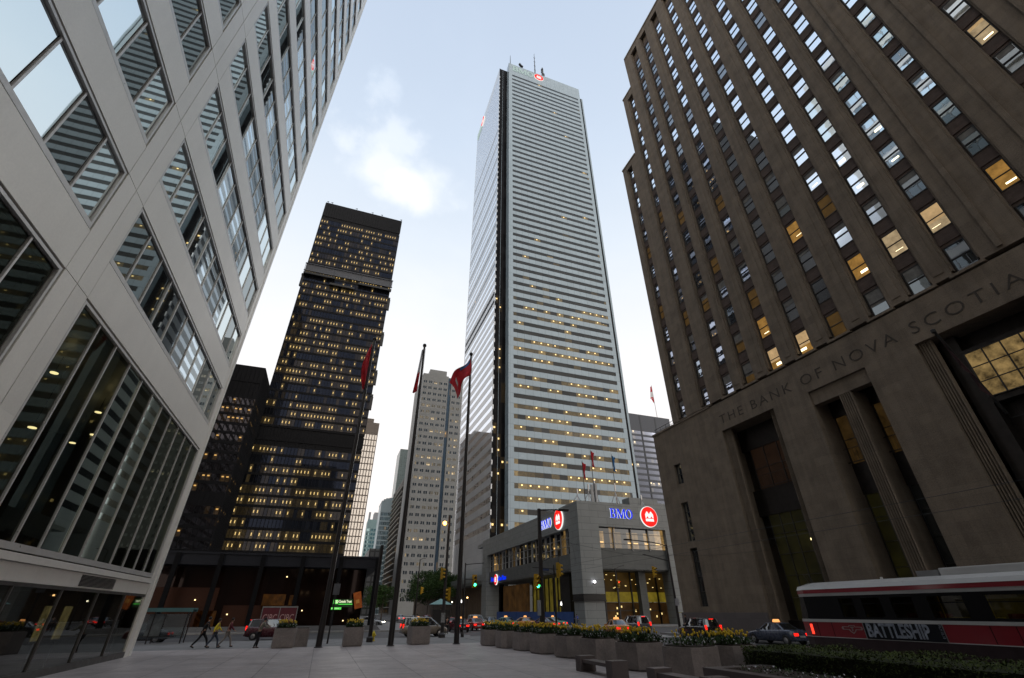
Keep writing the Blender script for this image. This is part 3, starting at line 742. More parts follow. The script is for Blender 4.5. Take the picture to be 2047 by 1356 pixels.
MB().tube([(52.1,143.2,299),(52.1,143.2,310.5)],[.3,.12],8).build('corner_mast', M_pole, T3, world=True)
MB().tube([(59,143.4,299),(59,143.4,303)],.2,6).obox((59,143.4,304),(2.0,1.2,1.3),rz=.5).obox((60.2,143.4,302.8),(1.2,1.2,1),rz=.2).build('roof_camera', M_pole, T3, world=True)
for (y,z) in [(160,296),(176,296),(150,296)]:
    MB().box(WX0+.3,WX0+1.6,y,y+1.2,z,z+1.6).build('roof_unit', M_pole, T3, world=True)

# ================================================================ 4. corner bank podium building with lit signs
S = 1.04
T4 = thing('podium_bank_building', 'grey panelled corner bank building with two lit blue and red signs', 'bank building', (52,88,0))
M_pan = panels('grey_stone_panels', (.155,.168,.172), 3.6, 1.15, .045, .42, u0=-3.5, v0=0, var=.05, line=.35, mott=.07, mscale=.5, brick=True)
M_pand = panels('grey_stone_soffit', (.075,.08,.08), 2.4, 1.2, .03, .6, var=.05, line=.5)
PX0, PY0 = 40.0, 75.2
w4 = MB()
w4.box(PX0, 44.05, PY0, 79.15, 4.45, 15.0)                       # corner pier
w4.box(PX0+.12, 43.9, PY0+.12, 79.0, -2, 3.4)
w4.box(PX0, 68, PY0, PY0+1.0, 15.0, 19.13).box(PX0, PX0+1.0, PY0+1.0, 133.4, 15.0, 19.13)
w4.box(PX0, 43.5, 129.1, 133.4, -2, 15.0)
w4.box(58.2,62,PY0,PY0+3,-2,15.0)
w4.box(41.0, 110, 76.2, 141.9, 18.0, 18.9)
w4.box(52.4, 58.9, 77.0, 79.5, 18.9, 20.9).box(58.9,75,77,79.5,18.9,20.2)
w4.box(PX0+.0, 43.5, 133.4, 260, 9.2, 10.6).box(PX0+.3, 46, 133.4, 260, 8.5, 9.2)
w4.build('wall', M_pan, T4, s=S, world=True)
sp = MB().box(44.05, 58.2, PY0+.7, PY0+1.1, 8.3, 11.6).box(62,68,PY0+.7,PY0+1.1,8.3,11.6).box(PX0+.7, PX0+1.1, 79.15, 129.1, 8.3, 10.9)
sp.box(PX0+1.1, 58, PY0+1.1, 129, 8.1, 8.28).box(58,68,PY0+1.1,90,8.1,8.28)
sp.build('spandrel', M_pand, T4, s=S, world=True)
MB().box(PX0+.02, 44.0, PY0+.02, 79.1, 3.62, 4.40).box(PX0-.1, 44.2, PY0-.1, 79.3, 3.42, 3.6).build('dark_pier_band', M_black, T4, s=S, world=True)
G_off = lit_glass('podium_office_glass', 1.25, 3.5, 11.5, base=(.012,.012,.012), refl=.05, tint=(.7,.75,.8), p_lo=.55, p_hi=.5, A=.30, B=1.2, seed=3, cl=.46, z_hi=30, warm=(1,.60,.20), spot=(.1,.9,.42,.5))
M_mull = mat('pale_mullion', (.22,.22,.22), .4, local=False)
for i, (a, b) in enumerate([(44.05,47.3),(47.3,51.0),(51.0,54.7),(54.7,58.2),(62,65),(65,68)]):
    f = MB().box(a-.1,a+.1,PY0+.55,PY0+.9,11.3,15.0).box(a+.1,b-.1,PY0+.75,PY0+.9,12.3,12.42).box(a+.1,b-.1,PY0+.75,PY0+.9,14.0,14.08).build('office_window', M_mull, T4, s=S, world=True)
    g = MB().quad((a,PY0+.85,11.6),(b,PY0+.85,11.6),(b,PY0+.85,15),(a,PY0+.85,15)).build('pane', G_off, f, s=S)
    for v in g.data.vertices: v.co -= ploc(T4)
y = 79.15
while y < 129:
    b = min(y+2.45, 129.1)
    f = MB().box(PX0+.6,PX0+.85,y-.06,y+.06,10.9,15.0)
    for zz in (12.2,13.6): f.box(PX0+.7,PX0+.85,y+.06,b-.06,zz-.04,zz+.04)
    f = f.build('side_office_window', M_mull, T4, s=S, world=True)
    g = MB().quad((PX0+.82,y,10.9),(PX0+.82,b,10.9),(PX0+.82,b,15),(PX0+.82,y,15)).build('pane', G_off, f, s=S)
    for v in g.data.vertices: v.co -= ploc(T4)
    y = b
# banking hall under the overhang, lit yellow
M_hall = emit('hall_wall_glow', (.80,.62,.08), .075, var=.7, vscale=.5)
M_hall2 = emit('hall_band_glow', (.9,.66,.06), .12, var=.45, vscale=.7)
M_halld = emit('hall_dim_glow', (.6,.28,.07), .035, var=.8, vscale=.5)
hp = MB().box(46,67,79.3,79.5,-1,3.3); hp.build('hall_glazing', M_halld, T4, s=S, world=True)
MB().box(44.2,67,79.1,79.25,3.35,4.9).build('lit_hall_band', M_hall2, T4, s=S, world=True)
MB().box(44.2,67,79.3,79.5,4.9,8.0).build('upper_hall_glazing', emit('upper_hall_glow',(.5,.27,.05),.035,var=.9,vscale=.35), T4, s=S, world=True)
hl = MB()
for i in range(26):
    x = 45+random.random()*14; z = 5.2+random.random()*2.5; hl.box(x,x+.25,79.2,79.28,z,z+.09)
for i in range(10):
    x = 45+random.random()*13; z = 1.0+random.random()*2.0; hl.box(x,x+.2,79.2,79.28,z,z+.3)
stuff(hl.build('hall_lights', emit('hall_lights_glow',(1,.75,.3),1.1), T4, s=S, world=True))
dk = MB()
for x in (46.2,48.9,51.7,54.5,57.2): dk.box(x-.12,x+.12,78.9,79.15,-1,8.1)
dk.box(44.2,58,78.95,79.1,2.0,2.12)
dk.build('hall_mullions', M_black, T4, s=S, world=True)
MB().box(52.6,54.0,77.5,78.6,-1,8.2).build('round_column', M_pand, T4, s=S, world=True)
MB().box(PX0+4.2,PX0+4.4,79.3,84.5,-1,7.6).box(PX0+4.2,PX0+4.4,88.6,107,-1,7.9).build('yellow_curtain_wall', M_hall, T4, s=S, world=True)
MB().box(PX0+3.0,PX0+3.4,107,124,-1,7.4).build('dim_hall_wall', M_halld, T4, s=S, world=True)
MB().box(PX0+2.2,PX0+4.6,84.5,88.6,-1,7.9).build('dark_inner_pier', M_black, T4, s=S, world=True)
for k in range(9): MB().box(PX0+3.9,PX0+4.15,89+k*2.2,89.12+k*2.2,-1,7.9).build('mullion', M_pole, T4, s=S, world=True)
MB().box(PX0+2.6,PX0+5,134,258,-1,8.4).build('shop_front_wall', panels('warm_shop_strips', (.10,.06,.03), .9, 30, .35, .6, line=.2), T4, s=S, world=True)
# signs
def sS(x,y,z): return (x*S, y*S, CAMZ+(z-2.1)*S)
sign_word(T4, M_signb, M_signw, sS(46.6,PY0-.01,16.55), (1,0,0), (0,0,1), 1.62*S)
roundel(T4, sS(54.95,PY0-.01,17.15), (1,0,0), (0,0,1), 1.82*S)
sign_word(T4, M_signb, M_signw, sS(PX0-.01,91.4,16.3), (0,-1,0), (0,0,1), 1.72*S)
roundel(T4, sS(PX0-.01,82.8,17.1), (0,-1,0), (0,0,1), 1.85*S)
roundel(T4, sS(PX0+.65,122.6,8.9), (0,-1,0), (0,0,1), 1.25)
text('side_sign', 'First Canadian Place', 1.5, .05, emit('blue_neon',(.0,.03,.9),.9), T4, sS(PX0+.6,127,8.6), (0,-1,0), (0,0,1), bold=.03)
# roof aerials and tripods
ra = MB()
def tri(x, y, z, h, s_=1.0):
    for a in (0.3,2.4,4.5): ra.tube([(x,y,z+h*.6),(x+math.cos(a)*s_,y+math.sin(a)*s_,z)],.06,5)
    ra.tube([(x,y,z),(x,y,z+h)],.06,6); ra.obox((x,y-.1,z+h*.85),(.25,.15,h*.35))
for (x,y,h) in [(41.3,77.2,2.6),(43.6,77.0,3.6),(45.0,77.0,4.4),(49.5,77,4.2),(55.2,77,2.4)]:
    ra2 = ra; ra = MB(); tri(x,y,19.0,h,1.3); ra.build('roof_aerial', M_steel, T4, s=S, world=True); ra = ra2
MB().box(44.0,44.5,76.6,76.8,19,22.6).box(44.9,45.3,76.6,76.8,19,22.9).build('panel_aerials', mat('pale_aerial',(.3,.3,.3),.5), T4, s=S, world=True)
M_red = mat('red_cloth', (.42,.015,.025), .8, var=.25); M_fwhite = mat('white_cloth', (.55,.55,.56), .8); M_fblue = mat('blue_cloth', (.03,.13,.30), .8, var=.2)
def hanging(mb, x, y, z, hgt, wdt, seed=0, n=10):
    rr_ = random.Random(seed)
    L = [(x,y)]; 
    for i in range(n):
        z0 = z-hgt*i/n; z1 = z-hgt*(i+1)/n
        for j in range(4):
            def P(jj, zz): 
                return (x+wdt*jj/4*(1-.35*math.sin((z-zz)/hgt*2.5)), y+.16*math.sin(jj*2.1+zz*1.7+seed), zz-.25*jj*wdt*.5)
            mb.quad(P(j,z0),P(j+1,z0),P(j+1,z1),P(j,z1))
def roof_flag(px, py, z0, z1, m, label, seed):
    t = thing('roof_flagpole', label, 'flagpole', (px,py,z0), group='flagpoles on the podium roof')
    MB().tube([(0,0,0),(0,0,z1-z0)],[.09,.05],8).build('pole', M_pole, t)
    b = MB(); hanging(b, .08, 0, z1-z0-.3, 3.2, .7, seed); b.build('flag', m, t, smooth=True)
q4 = CAMZ+(18.9-2.1)*S
roof_flag(45.0,81,q4,28.6,M_red,'roof flagpole with a dull red flag, leftmost of three above the corner bank','1'.__len__())
roof_flag(47.2,81,q4,31.2,M_red,'roof flagpole with a red and white flag, middle of three above the corner bank',2)
roof_flag(52.2,81,q4,30.7,M_fblue,'roof flagpole with a blue flag, right of three above the corner bank',3)

# ================================================================ 5. black steel-and-glass towers
M_bsteel = mat('black_steel', (.005,.005,.0065), .6, spec=.15, var=.2, local=False)
G_td = lit_glass('dark_tower_glass', 1.472, 4.45, 23.0, u0=-182.9, base=(.010,.011,.014), refl=.01, fior=1.35, tint=(.20,.26,.44), warm=(1,.68,.24), p_lo=1.1, p_hi=.8, z_lo=20, z_hi=230, A=.06, B=.95, seed=11, cl=.46, spot=(.38,.60,.38,.64))
G_td2 = lit_glass('small_dark_tower_glass', 1.6, 3.9, 1.0, base=(.010,.009,.010), refl=.06, tint=(.5,.5,.55), p_lo=.12, p_hi=.8, z_lo=10, z_hi=85, A=.03, B=.75, seed=21, cl=.49, spot=(.25,.75,.55,.68))
def dark_tower(name, label, x0, x1, y0, y1, z1, fl, zb, G, faces, louvres, fins=1.472, zl=0):
    T = thing(name, label, 'office tower', ((x0+x1)/2,(y0+y1)/2,0))
    core = MB().box(x0+.3,x1-.3,y0+.3,y1-.3,-1,z1-.4).box(x0-.05,x1+.05,y0-.05,y1+.05,z1-.5,z1)
    n = int((z1-10.5-zb)/fl)
    for k in range(n+1): ring_boxes(core, faces, zb+fl*k-.55, zb+fl*k+.55, .3, .05)
    for (a, b) in louvres: ring_boxes(core, faces, a, b, .3, .02)
    core.build('wall', M_bsteel, T, world=True)
    for k in range(n):
        za, zz = zb+fl*k+.55, zb+fl*(k+1)-.55
        if any(a < (za+zz)/2 < b for a, b in louvres): continue
        band_quads(faces, za, zz, .1).build('window_band', G, T, world=True)
    fm = MB()
    for (ax, c, a, b, sg) in faces:
        m = int(round((b-a)/fins))
        for i in range(m+1):
            p = a+(b-a)*i/m
            if ax == 'y': fm.box(p-.07,p+.07,c-.32,c-.06,zb-3,z1-.5)
            else: fm.box(c+.06*sg, c+.32*sg, p-.07, p+.07, zb-3, z1-.5)
    fm.build('mullions', mat('black_fin', (.010,.0105,.0125), .6, spec=.12, local=False), T, world=True)
    return T
T5 = dark_tower('black_tower', 'tall black steel tower with amber office lights, left of centre behind the low black pavilion', -42.1, 5.1, 225, 262, 223.6, 4.45, 23.0, G_td, [('y',225,-42.1,5.1,-1),('x',-42.1,225,262,-1)], [(212.2,223.4),(69.5,75.0)])
sc = MB()
for z in (167.4,172.4): sc.box(-43.0,6.0,223.6,224.5,z,z+.35)
for i in range(34): sc.box(-42.9+i*1.472,-42.75+i*1.472,223.7,223.9,167.4,172.6)
sc.box(-42.6,5.6,224.3,224.4,167.6,172.4)
sc.build('cleaning_rail', mat('galvanised_rail', (.10,.105,.12), .6, local=False), T5, world=True)
for (a,b,z) in [(-42.6,-26,164.6),(-28,-14.5,160.2),(-13,5.8,164.2)]:
    MB().box(a,b,222.6,224.2,z,z+1.3).tube([(a+1,223.4,z+1),(a+1,223.4,z+7)],.06,4).tube([(b-1,223.4,z+1),(b-1,223.4,z+7)],.06,4).build('hanging_platform', M_black, T5, world=True)
for (x,z) in [(-42.6,157),(5.6,152),(5.5,128),(5.5,104),(5.4,90)]:
    MB().box(x-.7,x+.7,224.5,226,z,z+7).box(x-.9,x+.5,224.2,226,z+7,z+8.2).build('facade_hoist', M_black, T5, world=True)
rf = MB()
for x in (-41.5,-39,-24,-14,-8,4.5): rf.tube([(x,226,223.5),(x+.3,226,226)],.14,5).box(x-.6,x+.6,225.9,226.1,225.4,225.7)
rf.build('roof_masts', M_black, T5, world=True)
T6 = dark_tower('black_tower', 'shorter black tower at far left, half hidden by the pale clad tower', -66, -41.3, 200, 221.4, 93.3, 3.9, 1.0, G_td2, [('y',200,-66,-41.3,-1),('x',-41.3,200,221.4,1)], [(85.8,93),(36,40),(0,10)], fins=1.6)
# low pavilion
T7 = thing('black_pavilion', 'low black glass banking pavilion across the street with a green lit sign', 'pavilion', (-15,90,0))
pv = MB().box(-120,6.8,75,104,7.55,9.0).box(-120,6.9,74.9,75,8.85,9.1)
pv.build('roof_fascia', mat('blueblack_steel', (.012,.013,.018), .6, spec=.2, local=False, var=.15), T7, world=True)
gl = lit_glass('pavilion_glass', 5.0, 9, 0, base=(.008,.004,.003), refl=.02, tint=(.16,.13,.13), p_lo=0, p_hi=0, A=.0, B=0, seed=2)
MB().box(-120,5.3,76.6,76.75,.3,7.5).box(5.15,5.3,76.6,104,.3,7.5).build('glass_wall', gl, T7, world=True)
for i in range(13):
    x = 6.55-5.02*i
    MB().box(x-.14,x+.14,74.75,75.0,.3,8.9).box(x-.28,x+.28,74.7,74.76,.3,8.9).box(x-.2,x+.2,75.0,75.35,.3,7.5).build('column', mat('black_column',(.006,.006,.007),.7,spec=.08) if i == 0 else bpy.data.materials['black_column'], T7, world=True)
M_pg = emit('pavilion_amber_room', (1,.36,.04), .02, var=1.0, vscale=1.8); M_pgd = emit('pavilion_dim_room', (1,.25,.05), .0015, var=1.0, vscale=1.2)
for (a,b,c_,d_,m_) in [(-7.6,-4.8,2.6,4.3,M_pg),(-4.3,-3.3,2.7,4.2,M_pg),(-12,-3,.5,3.0,M_pgd),(-24,-13,.5,5.0,M_pgd),(-14.8,-12.6,.6,2.4,M_pg)]:
    MB().box(a,b,76.5,76.58,c_,d_).build('lit_room', m_, T7, world=True)
dl = MB()
for (x,z) in [(-15.4,3.6),(-2.4,2.4),(-6.5,2.2),(-5.2,6.4),(.4,1.4),(3.1,1.2),(-11.3,2.0)]: dl.box(x-.07,x+.07,76.3,76.4,z-.07,z+.07)
dl.build('downlights', emit('downlight_glow',(1,.75,.35),2.5), T7, world=True)
M_green = emit('green_sign_glow', (.12,.75,.10), .9); M_gw = emit('sign_letters_glow', (.85,.95,.6), 1.0); M_dkg = emit('dark_green_panel',(.05,.16,.04),.12)
gs = thing('bank_sign', 'green and white lit bank name sign on the black pavilion', 'sign', (2.2,74.5,3.2))
MB().box(-.86,1.75,-.02,.05,-.42,.52).build('panel', M_dkg, gs); MB().box(-.8,-.18,-.06,-.03,-.05,.45).build('green_square', M_green, gs)
text('initials', 'TD', .42, .02, M_gw, gs, (2.2-.72,74.42,3.26), (1,0,0), (0,0,1), bold=.02)
text('name', 'Canada Trust', .42, .02, M_gw, gs, (2.2-.1,74.45,3.32), (1,0,0), (0,0,1), bold=.012, sx=.72)
MB().box(-.1,1.7,-.06,-.03,-.12,-.02).build('underline', M_green, gs)
gs2 = thing('small_sign', 'small green lit strip sign below the bank name sign', 'sign', (2.0,74.5,2.62)); MB().box(-.75,.55,-.05,.02,-.12,.14).build('panel', M_green, gs2)
text('sign_letters','Green Machine', .17, .01, M_gw, gs2, (2.0-.7,74.42,2.58),(1,0,0),(0,0,1), sx=.9)
bn = thing('banner', 'tilted orange banner with a round mark hanging in the pavilion corner', 'banner', (4.55,74.4,3.6))
tq = Matrix.Rotation(R(-14),4,'Y')
MB().obox((0,0,0),(1.0,.06,2.0),mat=tq).build('cloth', mat('orange_banner',(.42,.10,.015),.8,var=.3), bn)
MB().obox((.0,-.05,-.15),(.45,.03,.45),mat=tq).build('mark', mat('banner_mark',(.6,.28,.06),.8), bn)
text('sign_letters','RioCan', .3, .01, mat('pale_letter',(.4,.4,.45),.6), T7, (-1.4,74.4,1.15),(1,0,0),(0,0,1)) if False else None
stp = MB()
for i in range(4): stp.box(-60,7.6+.1*i,74.2-i*.36,74.56-i*.36,.1,.62-i*.13)
stp.box(-60,7.6,74.56,110,.1,.66)
structure(stp.build('pavilion_steps', panels('dark_step_stone',(.11,.11,.115),2.5,.13,.02,.6,line=.5)))

# ================================================================ 6. further towers
def panel_tower(name, label, cat, x0, x1, y0, y1, z1, wallm, glassm, faces, fl, zb, wh, mull=None, mw=.12, mm=None, z_top=None, stuff_=False, inset=.15):
    T = thing(name, label, cat, ((x0+x1)/2,(y0+y1)/2,0))
    core = MB().box(x0+.3,x1-.3,y0+.3,y1-.3,-1,z1-.2)
    prev = -1; n = int(((z_top or z1-3)-zb)/fl)
    for k in range(n):
        z = zb+fl*k; ring_boxes(core, faces, prev, z-wh/2, .3, 0); prev = z+wh/2
    ring_boxes(core, faces, prev, z1, .3, 0)
    for (ax, c, a, b, sg) in faces:
        if ax == 'y': core.box(a,a+.5,c-.02,c+.3,-1,z1).box(b-.5,b,c-.02,c+.3,-1,z1)
        else: core.box(min(c,c-sg*.3),max(c,c-sg*.3),a,a+.5,-1,z1).box(min(c,c-sg*.3),max(c,c-sg*.3),b-.5,b,-1,z1)
    core.build('wall', wallm, T, world=True)
    for k in range(n):
        z = zb+fl*k; band_quads(faces, z-wh/2, z+wh/2, inset, .5, .5).build('window_band', glassm, T, world=True)
    if mull:
        fm = MB()
        for (ax, c, a, b, sg) in faces:
            m = int(round((b-a)/mull))
            for i in range(1,m):
                p = a+(b-a)*i/m
                if ax == 'y': fm.box(p-mw/2,p+mw/2,c-.1,c+.2,-1,z1-1)
                else: fm.box(min(c+sg*.1,c-sg*.2),max(c+sg*.1,c-sg*.2),p-mw/2,p+mw/2,-1,z1-1)
        fm.build('piers', mm or wallm, T, world=True)
    return T
M_conc = panels('pale_concrete', (.26,.262,.258), 5.8, 4.06, .06, .8, var=.04, line=.8, mott=.06, mscale=.1)
M_beige = panels('beige_precast', (.26,.22,.19), 6, 3.8, .05, .8, var=.05, line=.8)
M_blind = lit_glass('sky_toned_strip_glass', 1.5, 3.9, 0, base=(.34,.30,.25), refl=.35, tint=(.95,.92,.88), p_lo=0, p_hi=0, A=0, B=0, seed=71)  # pale base colour paints in the bright sky these strips reflect
T8 = panel_tower('beige_tower', 'slim beige tower with pale vertical window strips just right of the black tower', 'office tower', -6, 15, 300, 325, 110.5, M_beige, M_blind, [('y',300,-6,15,-1),('x',15,300,325,1)], 3.9, 3, 3.3, 1.75, .55)
MB().box(-6,11.2,301,324,110,113.5).build('roof_house', M_beige, T8, world=True)
G_teal = lit_glass('teal_glass', 1.5, 3.3, 0, base=(.04,.09,.10), refl=.30, tint=(.6,.85,.9), p_lo=.1, p_hi=.05, A=.2, B=.5, seed=31, warm=(1,.8,.5))
M_teal = mat('teal_spandrel', (.22,.32,.33), .4, local=False)
T9 = panel_tower('teal_tower', 'distant teal glass tower with a stepped twin top at the end of the street', 'residential tower', 25.6, 38, 450, 470, 73.6, M_teal, G_teal, [('y',450,25.6,38,-1)], 3.3, 2, 2.2, 3.1, .5)
MB().box(25.9,27.6,451,454,73,80).box(30.6,37,451,465,73,80).build('roof_house', mat('pale_grey_plant',(.3,.31,.33),.6,local=False), T9, world=True)
G_blue = lit_glass('pale_blue_glass', 1.5, 3.6, 0, base=(.12,.18,.21), refl=.35, tint=(.7,.85,.95), p_lo=.02, p_hi=.0, A=.2, B=.3, seed=33)
T10 = panel_tower('pale_blue_tower', 'distant pale blue glass tower with a softly curved top', 'office tower', 31.6, 45, 400, 425, 80.0, mat('pale_blue_spandrel',(.27,.34,.38),.35,local=False), G_blue, [('y',400,31.6,45,-1)], 3.6, 2, 2.5, 1.5, .1)
cv = MB()
cv.prism([(31.6,400),(45,400),(45,424),(31.6,424)],79.8,80.0)
vs = [(31.8,80.0),(33.2,81.6),(35,82.6),(37.5,83.3),(41,83.6),(45,83.7)]
for i in range(len(vs)-1):
    cv.box(vs[i][0],vs[i+1][0],400.1,420,79.9,(vs[i][1]+vs[i+1][1])/2)
cv.build('curved_top', bpy.data.materials['pale_blue_spandrel'], T10, world=True)
G_c = lit_glass('slat_tower_glass', 1.4, 3.6, 0, base=(.02,.022,.02), refl=.12, tint=(.7,.7,.7), p_lo=.45, p_hi=.05, z_lo=0, z_hi=75, A=.16, B=.8, seed=41)
M_slat = mat('pale_slab_edge', (.42,.40,.37), .6, local=False)
T11 = panel_tower('slab_edge_tower', 'brownish glass tower with pale projecting slab edges beside the concrete tower', 'office tower', 40.5, 56, 340, 401, 86, mat('brown_frame',(.07,.065,.06),.6,local=False), G_c, [('x',40.5,340,401,-1),('y',340,40.5,56,-1)], 3.6, 2.5, 2.9, 2.8, .14, inset=.1)
sl_ = MB()
for k in range(22): sl_.box(39.6,56,339.2,401,4.2+3.6*k,4.5+3.6*k)
sl_.build('slab_edges', M_slat, T11, world=True)
MB().box(40.5,56,392,415,80,123).build('upper_block', panels('greenish_upper_glass',(.16,.2,.2),1.5,3.6,.12,.3,line=.5), T11, world=True)
MB().box(22,29,320,360,-1,36).build('wall', panels('far_block_grid',(.13,.135,.14),3,3.4,.9,.6,line=.35), (T12 := thing('low_block','low dark office block at the far end of the street','office block',(25,330,0))), world=True)
# concrete tower with paired square windows
T13 = thing('concrete_tower', 'pale concrete tower with rows of paired square windows behind the middle flagpole', 'office tower', (65,320,0))
G_dk = lit_glass('paired_window_glass', 5.52, 4.6, .0, base=(.02,.02,.021), refl=.14, p_lo=.15, p_hi=.45, z_lo=0, z_hi=150, A=.35, B=.9, seed=51, cl=.5, warm=(1,.74,.4))
cw = MB().box(40.6,59.6,300.3,340,-1,153).box(61.9,112,300.3,340,-1,153.5).box(59.6,61.9,302,340,-1,153).box(45.3,58,300.6,335,153,157.2).box(66,75,301,335,153,157)
grp = [(41.4+3.75*i) for i in range(5)]+[62.9+3.75*i for i in range(13)]
zr = [7+4.62*k for k in range(31)]
ww, wh = .98, 1.75
for xs, xe, gs_ in ((40.6,59.6,grp[:5]),(61.9,112,grp[5:])):
    prev = -1
    for z in zr: cw.box(xs,xe,300,300.3,prev,z); prev = z+wh
    cw.box(xs,xe,300,300.3,prev,153)
    for z in zr:
        cur = xs
        for g_ in gs_:
            cw.box(cur,g_,300,300.3,z,z+wh); cw.box(g_+ww,g_+ww+.32,300,300.3,z,z+wh); cur = g_+2*ww+.32
        cw.box(cur,xe,300,300.3,z,z+wh)
cw.build('wall', M_conc, T13, world=True)
MB().box(59.7,61.8,300.9,301,-1,152).build('glazed_slot', lit_glass('slot_glass',1.0,4.62,0,base=(.03,.04,.05),refl=.25,tint=(.6,.72,.85),p_lo=.08,p_hi=.2,A=.3,B=1,seed=52), T13, world=True)
ct = 0; rest = MB()
for z in zr:
    for g_ in grp:
        q_ = MB().quad((g_,300.12,z),(g_+ww,300.12,z),(g_+ww,300.12,z+wh),(g_,300.12,z+wh)).quad((g_+ww+.32,300.12,z),(g_+2*ww+.32,300.12,z),(g_+2*ww+.32,300.12,z+wh),(g_+ww+.32,300.12,z+wh))
        if ct < 100: q_.build('paired_window', G_dk, T13, world=True)
        else: rest.add(q_.v, q_.f)
        ct += 1
stuff(rest.build('upper_windows', G_dk, T13, world=True))
# dark tower right of the marble tower
G_r = lit_glass('grey_tower_glass', 2.1, 4.0, 2, base=(.02,.022,.028), refl=.04, tint=(.4,.45,.58), p_lo=.6, p_hi=.03, z_lo=50, z_hi=120, A=.3, B=1.6, seed=61, warm=(1,.8,.45))
T14 = panel_tower('blue_grey_tower', 'dark blue-grey tower with horizontal bands right of the marble skyscraper', 'office tower', 182, 222, 260, 290, 126, mat('blue_grey_band',(.055,.062,.078),.5,local=False), G_r, [('y',260,182,222,-1)], 4.0, 4, 2.5, 11.5, 1.1, mat('blue_grey_pier',(.03,.035,.044),.5,local=False), z_top=119)
ft = thing('roof_flagpole', 'thin flagpole with a drooping red and white flag beyond the stone bank roof', 'flagpole', (213,262,125.5))
MB().tube([(0,0,0),(0,0,28)],[.28,.16],8).build('pole', M_steel, ft)
fm_ = MB(); fw_ = MB()
for i in range(12):
    za_, zb_ = 27.2-i*1.15, 27.2-(i+1)*1.15; wa, wb2 = .9+.22*i, .9+.22*(i+1)
    if i > 8: wa, wb2 = wa-(i-8)*.9, wb2-(i-7)*.9
    (fw_ if 4 <= i <= 7 else fm_).quad((-.2,0,za_),(-.2-wa*.9,.5,za_-.6),(-.2-wb2*.9,.5,zb_-.6),(-.2,0,zb_))
fm_.build('flag', M_red, ft); fw_.build('flag_centre', M_fwhite, ft)

# ================================================================ 6b. out-of-view blocks, for their reflections and shade on the street
TB = panel_tower('hidden_black_tower', 'black tower hidden behind the clad tower, seen only mirrored in the bank windows', 'office tower', -96, -56, 88, 197, 205, M_bsteel, bpy.data.materials['small_dark_tower_glass'], [('x',-56,88,197,1)], 3.9, 4, 2.6)
for (x0,x1,y0,y1,z1,l) in [(-45,10,-110,-62,80,'unseen brown block added behind the viewer for shade, across the plaza'),(42,95,-100,-34,130,'unseen brown tower added behind the viewer for shade, beside the stone bank'),(18,40,-190,-150,60,'unseen brown block added for shade, closing the street behind the viewer'),(-210,-124,-20,72,70,'unseen brown block added far left behind the clad tower to dim reflections')]:
    panel_tower('unseen_light_blocker', l, 'office block', x0, x1, y0, y1, z1, M_beige, G_r, [('y',y1,x0,x1,1)], 4.0, 4, 2.2)  # unseen blocks added to cut street-level sky light and darken reflections
# ================================================================ 7. street furniture
# widen plaza under the hedge bed
structure(MB().box(12.9,16.0,-60,15.0,-.29,.398).build('plaza_side', M_plaza))
GP = 'flagpoles on the plaza'
def plaza_pole(x, y, h, label, flagfn):
    t = thing('plaza_flagpole', label, 'flagpole', (x,y,.4), group=GP)
    MB().tube([(0,0,0),(0,0,h*.35),(0,0,h)],[.185,.16,.085],14).build('pole', M_pole, t, smooth=False)
    MB().lathe([(.26,0),(.26,.03),(.2,.06)],14).build('base_plate', M_pole, t)
    MB().lathe([(.02,0),(.15,.04),(.17,.15),(.13,.27),(.02,.32)],12,(0,0,h)).build('finial', M_pole, t, smooth=True)
    MB().tube([(.13,-.1,1.2),(.10,-.08,h-.2)],.012,4).build('halyard', M_white, t)
    flagfn(t, h)
def cloth(mb, P, nu, nv):
    for i in range(nu):
        for j in range(nv): mb.quad(P(i/nu,j/nv),P((i+1)/nu,j/nv),P((i+1)/nu,(j+1)/nv),P(i/nu,(j+1)/nv))
def flag1(t, h):
    def P(u, v):     # hangs limp down the pole, bulging left
        z = h-.4-3.9*v-.5*u; x = -.12-.48*u*math.sin(math.pi*min(1,v*.85+.1))-.05*math.sin(9*u); return (x, .13*math.sin(8*u+3*v), z)
    m = MB(); cloth(m,P,10,14); m.build('flag', M_red, t, smooth=True)
def flag2(t, h):
    def Pf(lo, hi):
        def P(u, v):
            v = lo+(hi-lo)*v; z = h-.2-4.2*v-.2*u; x = -.08-(.12+.24*v)*u-.12*v*v*1.2; return (x, .12*math.sin(7*u+4*v), z)
        return P
    m = MB(); cloth(m,Pf(0,.55),8,8); m.build('flag', M_fwhite, t, smooth=True)
    m = MB(); cloth(m,Pf(.55,1.0),8,8); m.build('flag_lower_stripe', M_red, t, smooth=True)
def flag3(t, h):
    # blown to the left and down: from the hoist to about 1.6 m left, 4 m lower
    def P(u, v):
        a = Vector((-.10,0,h-.35-1.7*v)); b = Vector((-2.0+.85*v,-.25,h-3.2-1.35*v))
        p = a.lerp(b,u); p.x += .16*math.sin(7*u+2*v); p.y += .30*math.sin(6*u-3*v); p.z += .25*math.sin(math.pi*u); return tuple(p)
    m = MB(); cloth(m,P,16,8); f = m.build('flag', M_red, t, smooth=True)
    def Q(u, v): p = P(.66+.16*u, .34+.30*v); return (p[0]+.0,p[1]-.035,p[2])
    m = MB(); cloth(m,Q,3,3); m.build('flag_crest', M_fwhite, f, smooth=True)
    def Q(u, v): p = P(.05+.40*u, .04+.16*v); return (p[0],p[1]-.035,p[2])
    m = MB(); cloth(m,Q,6,2); m.build('flag_canton', M_fblue, f, smooth=True)
plaza_pole(.25,35.28,22.0,'leftmost of three tall dark plaza flagpoles, dark red flag hanging limp', flag1)
plaza_pole(4.54,34.94,22.0,'middle tall dark plaza flagpole with a narrow white and red flag', flag2)
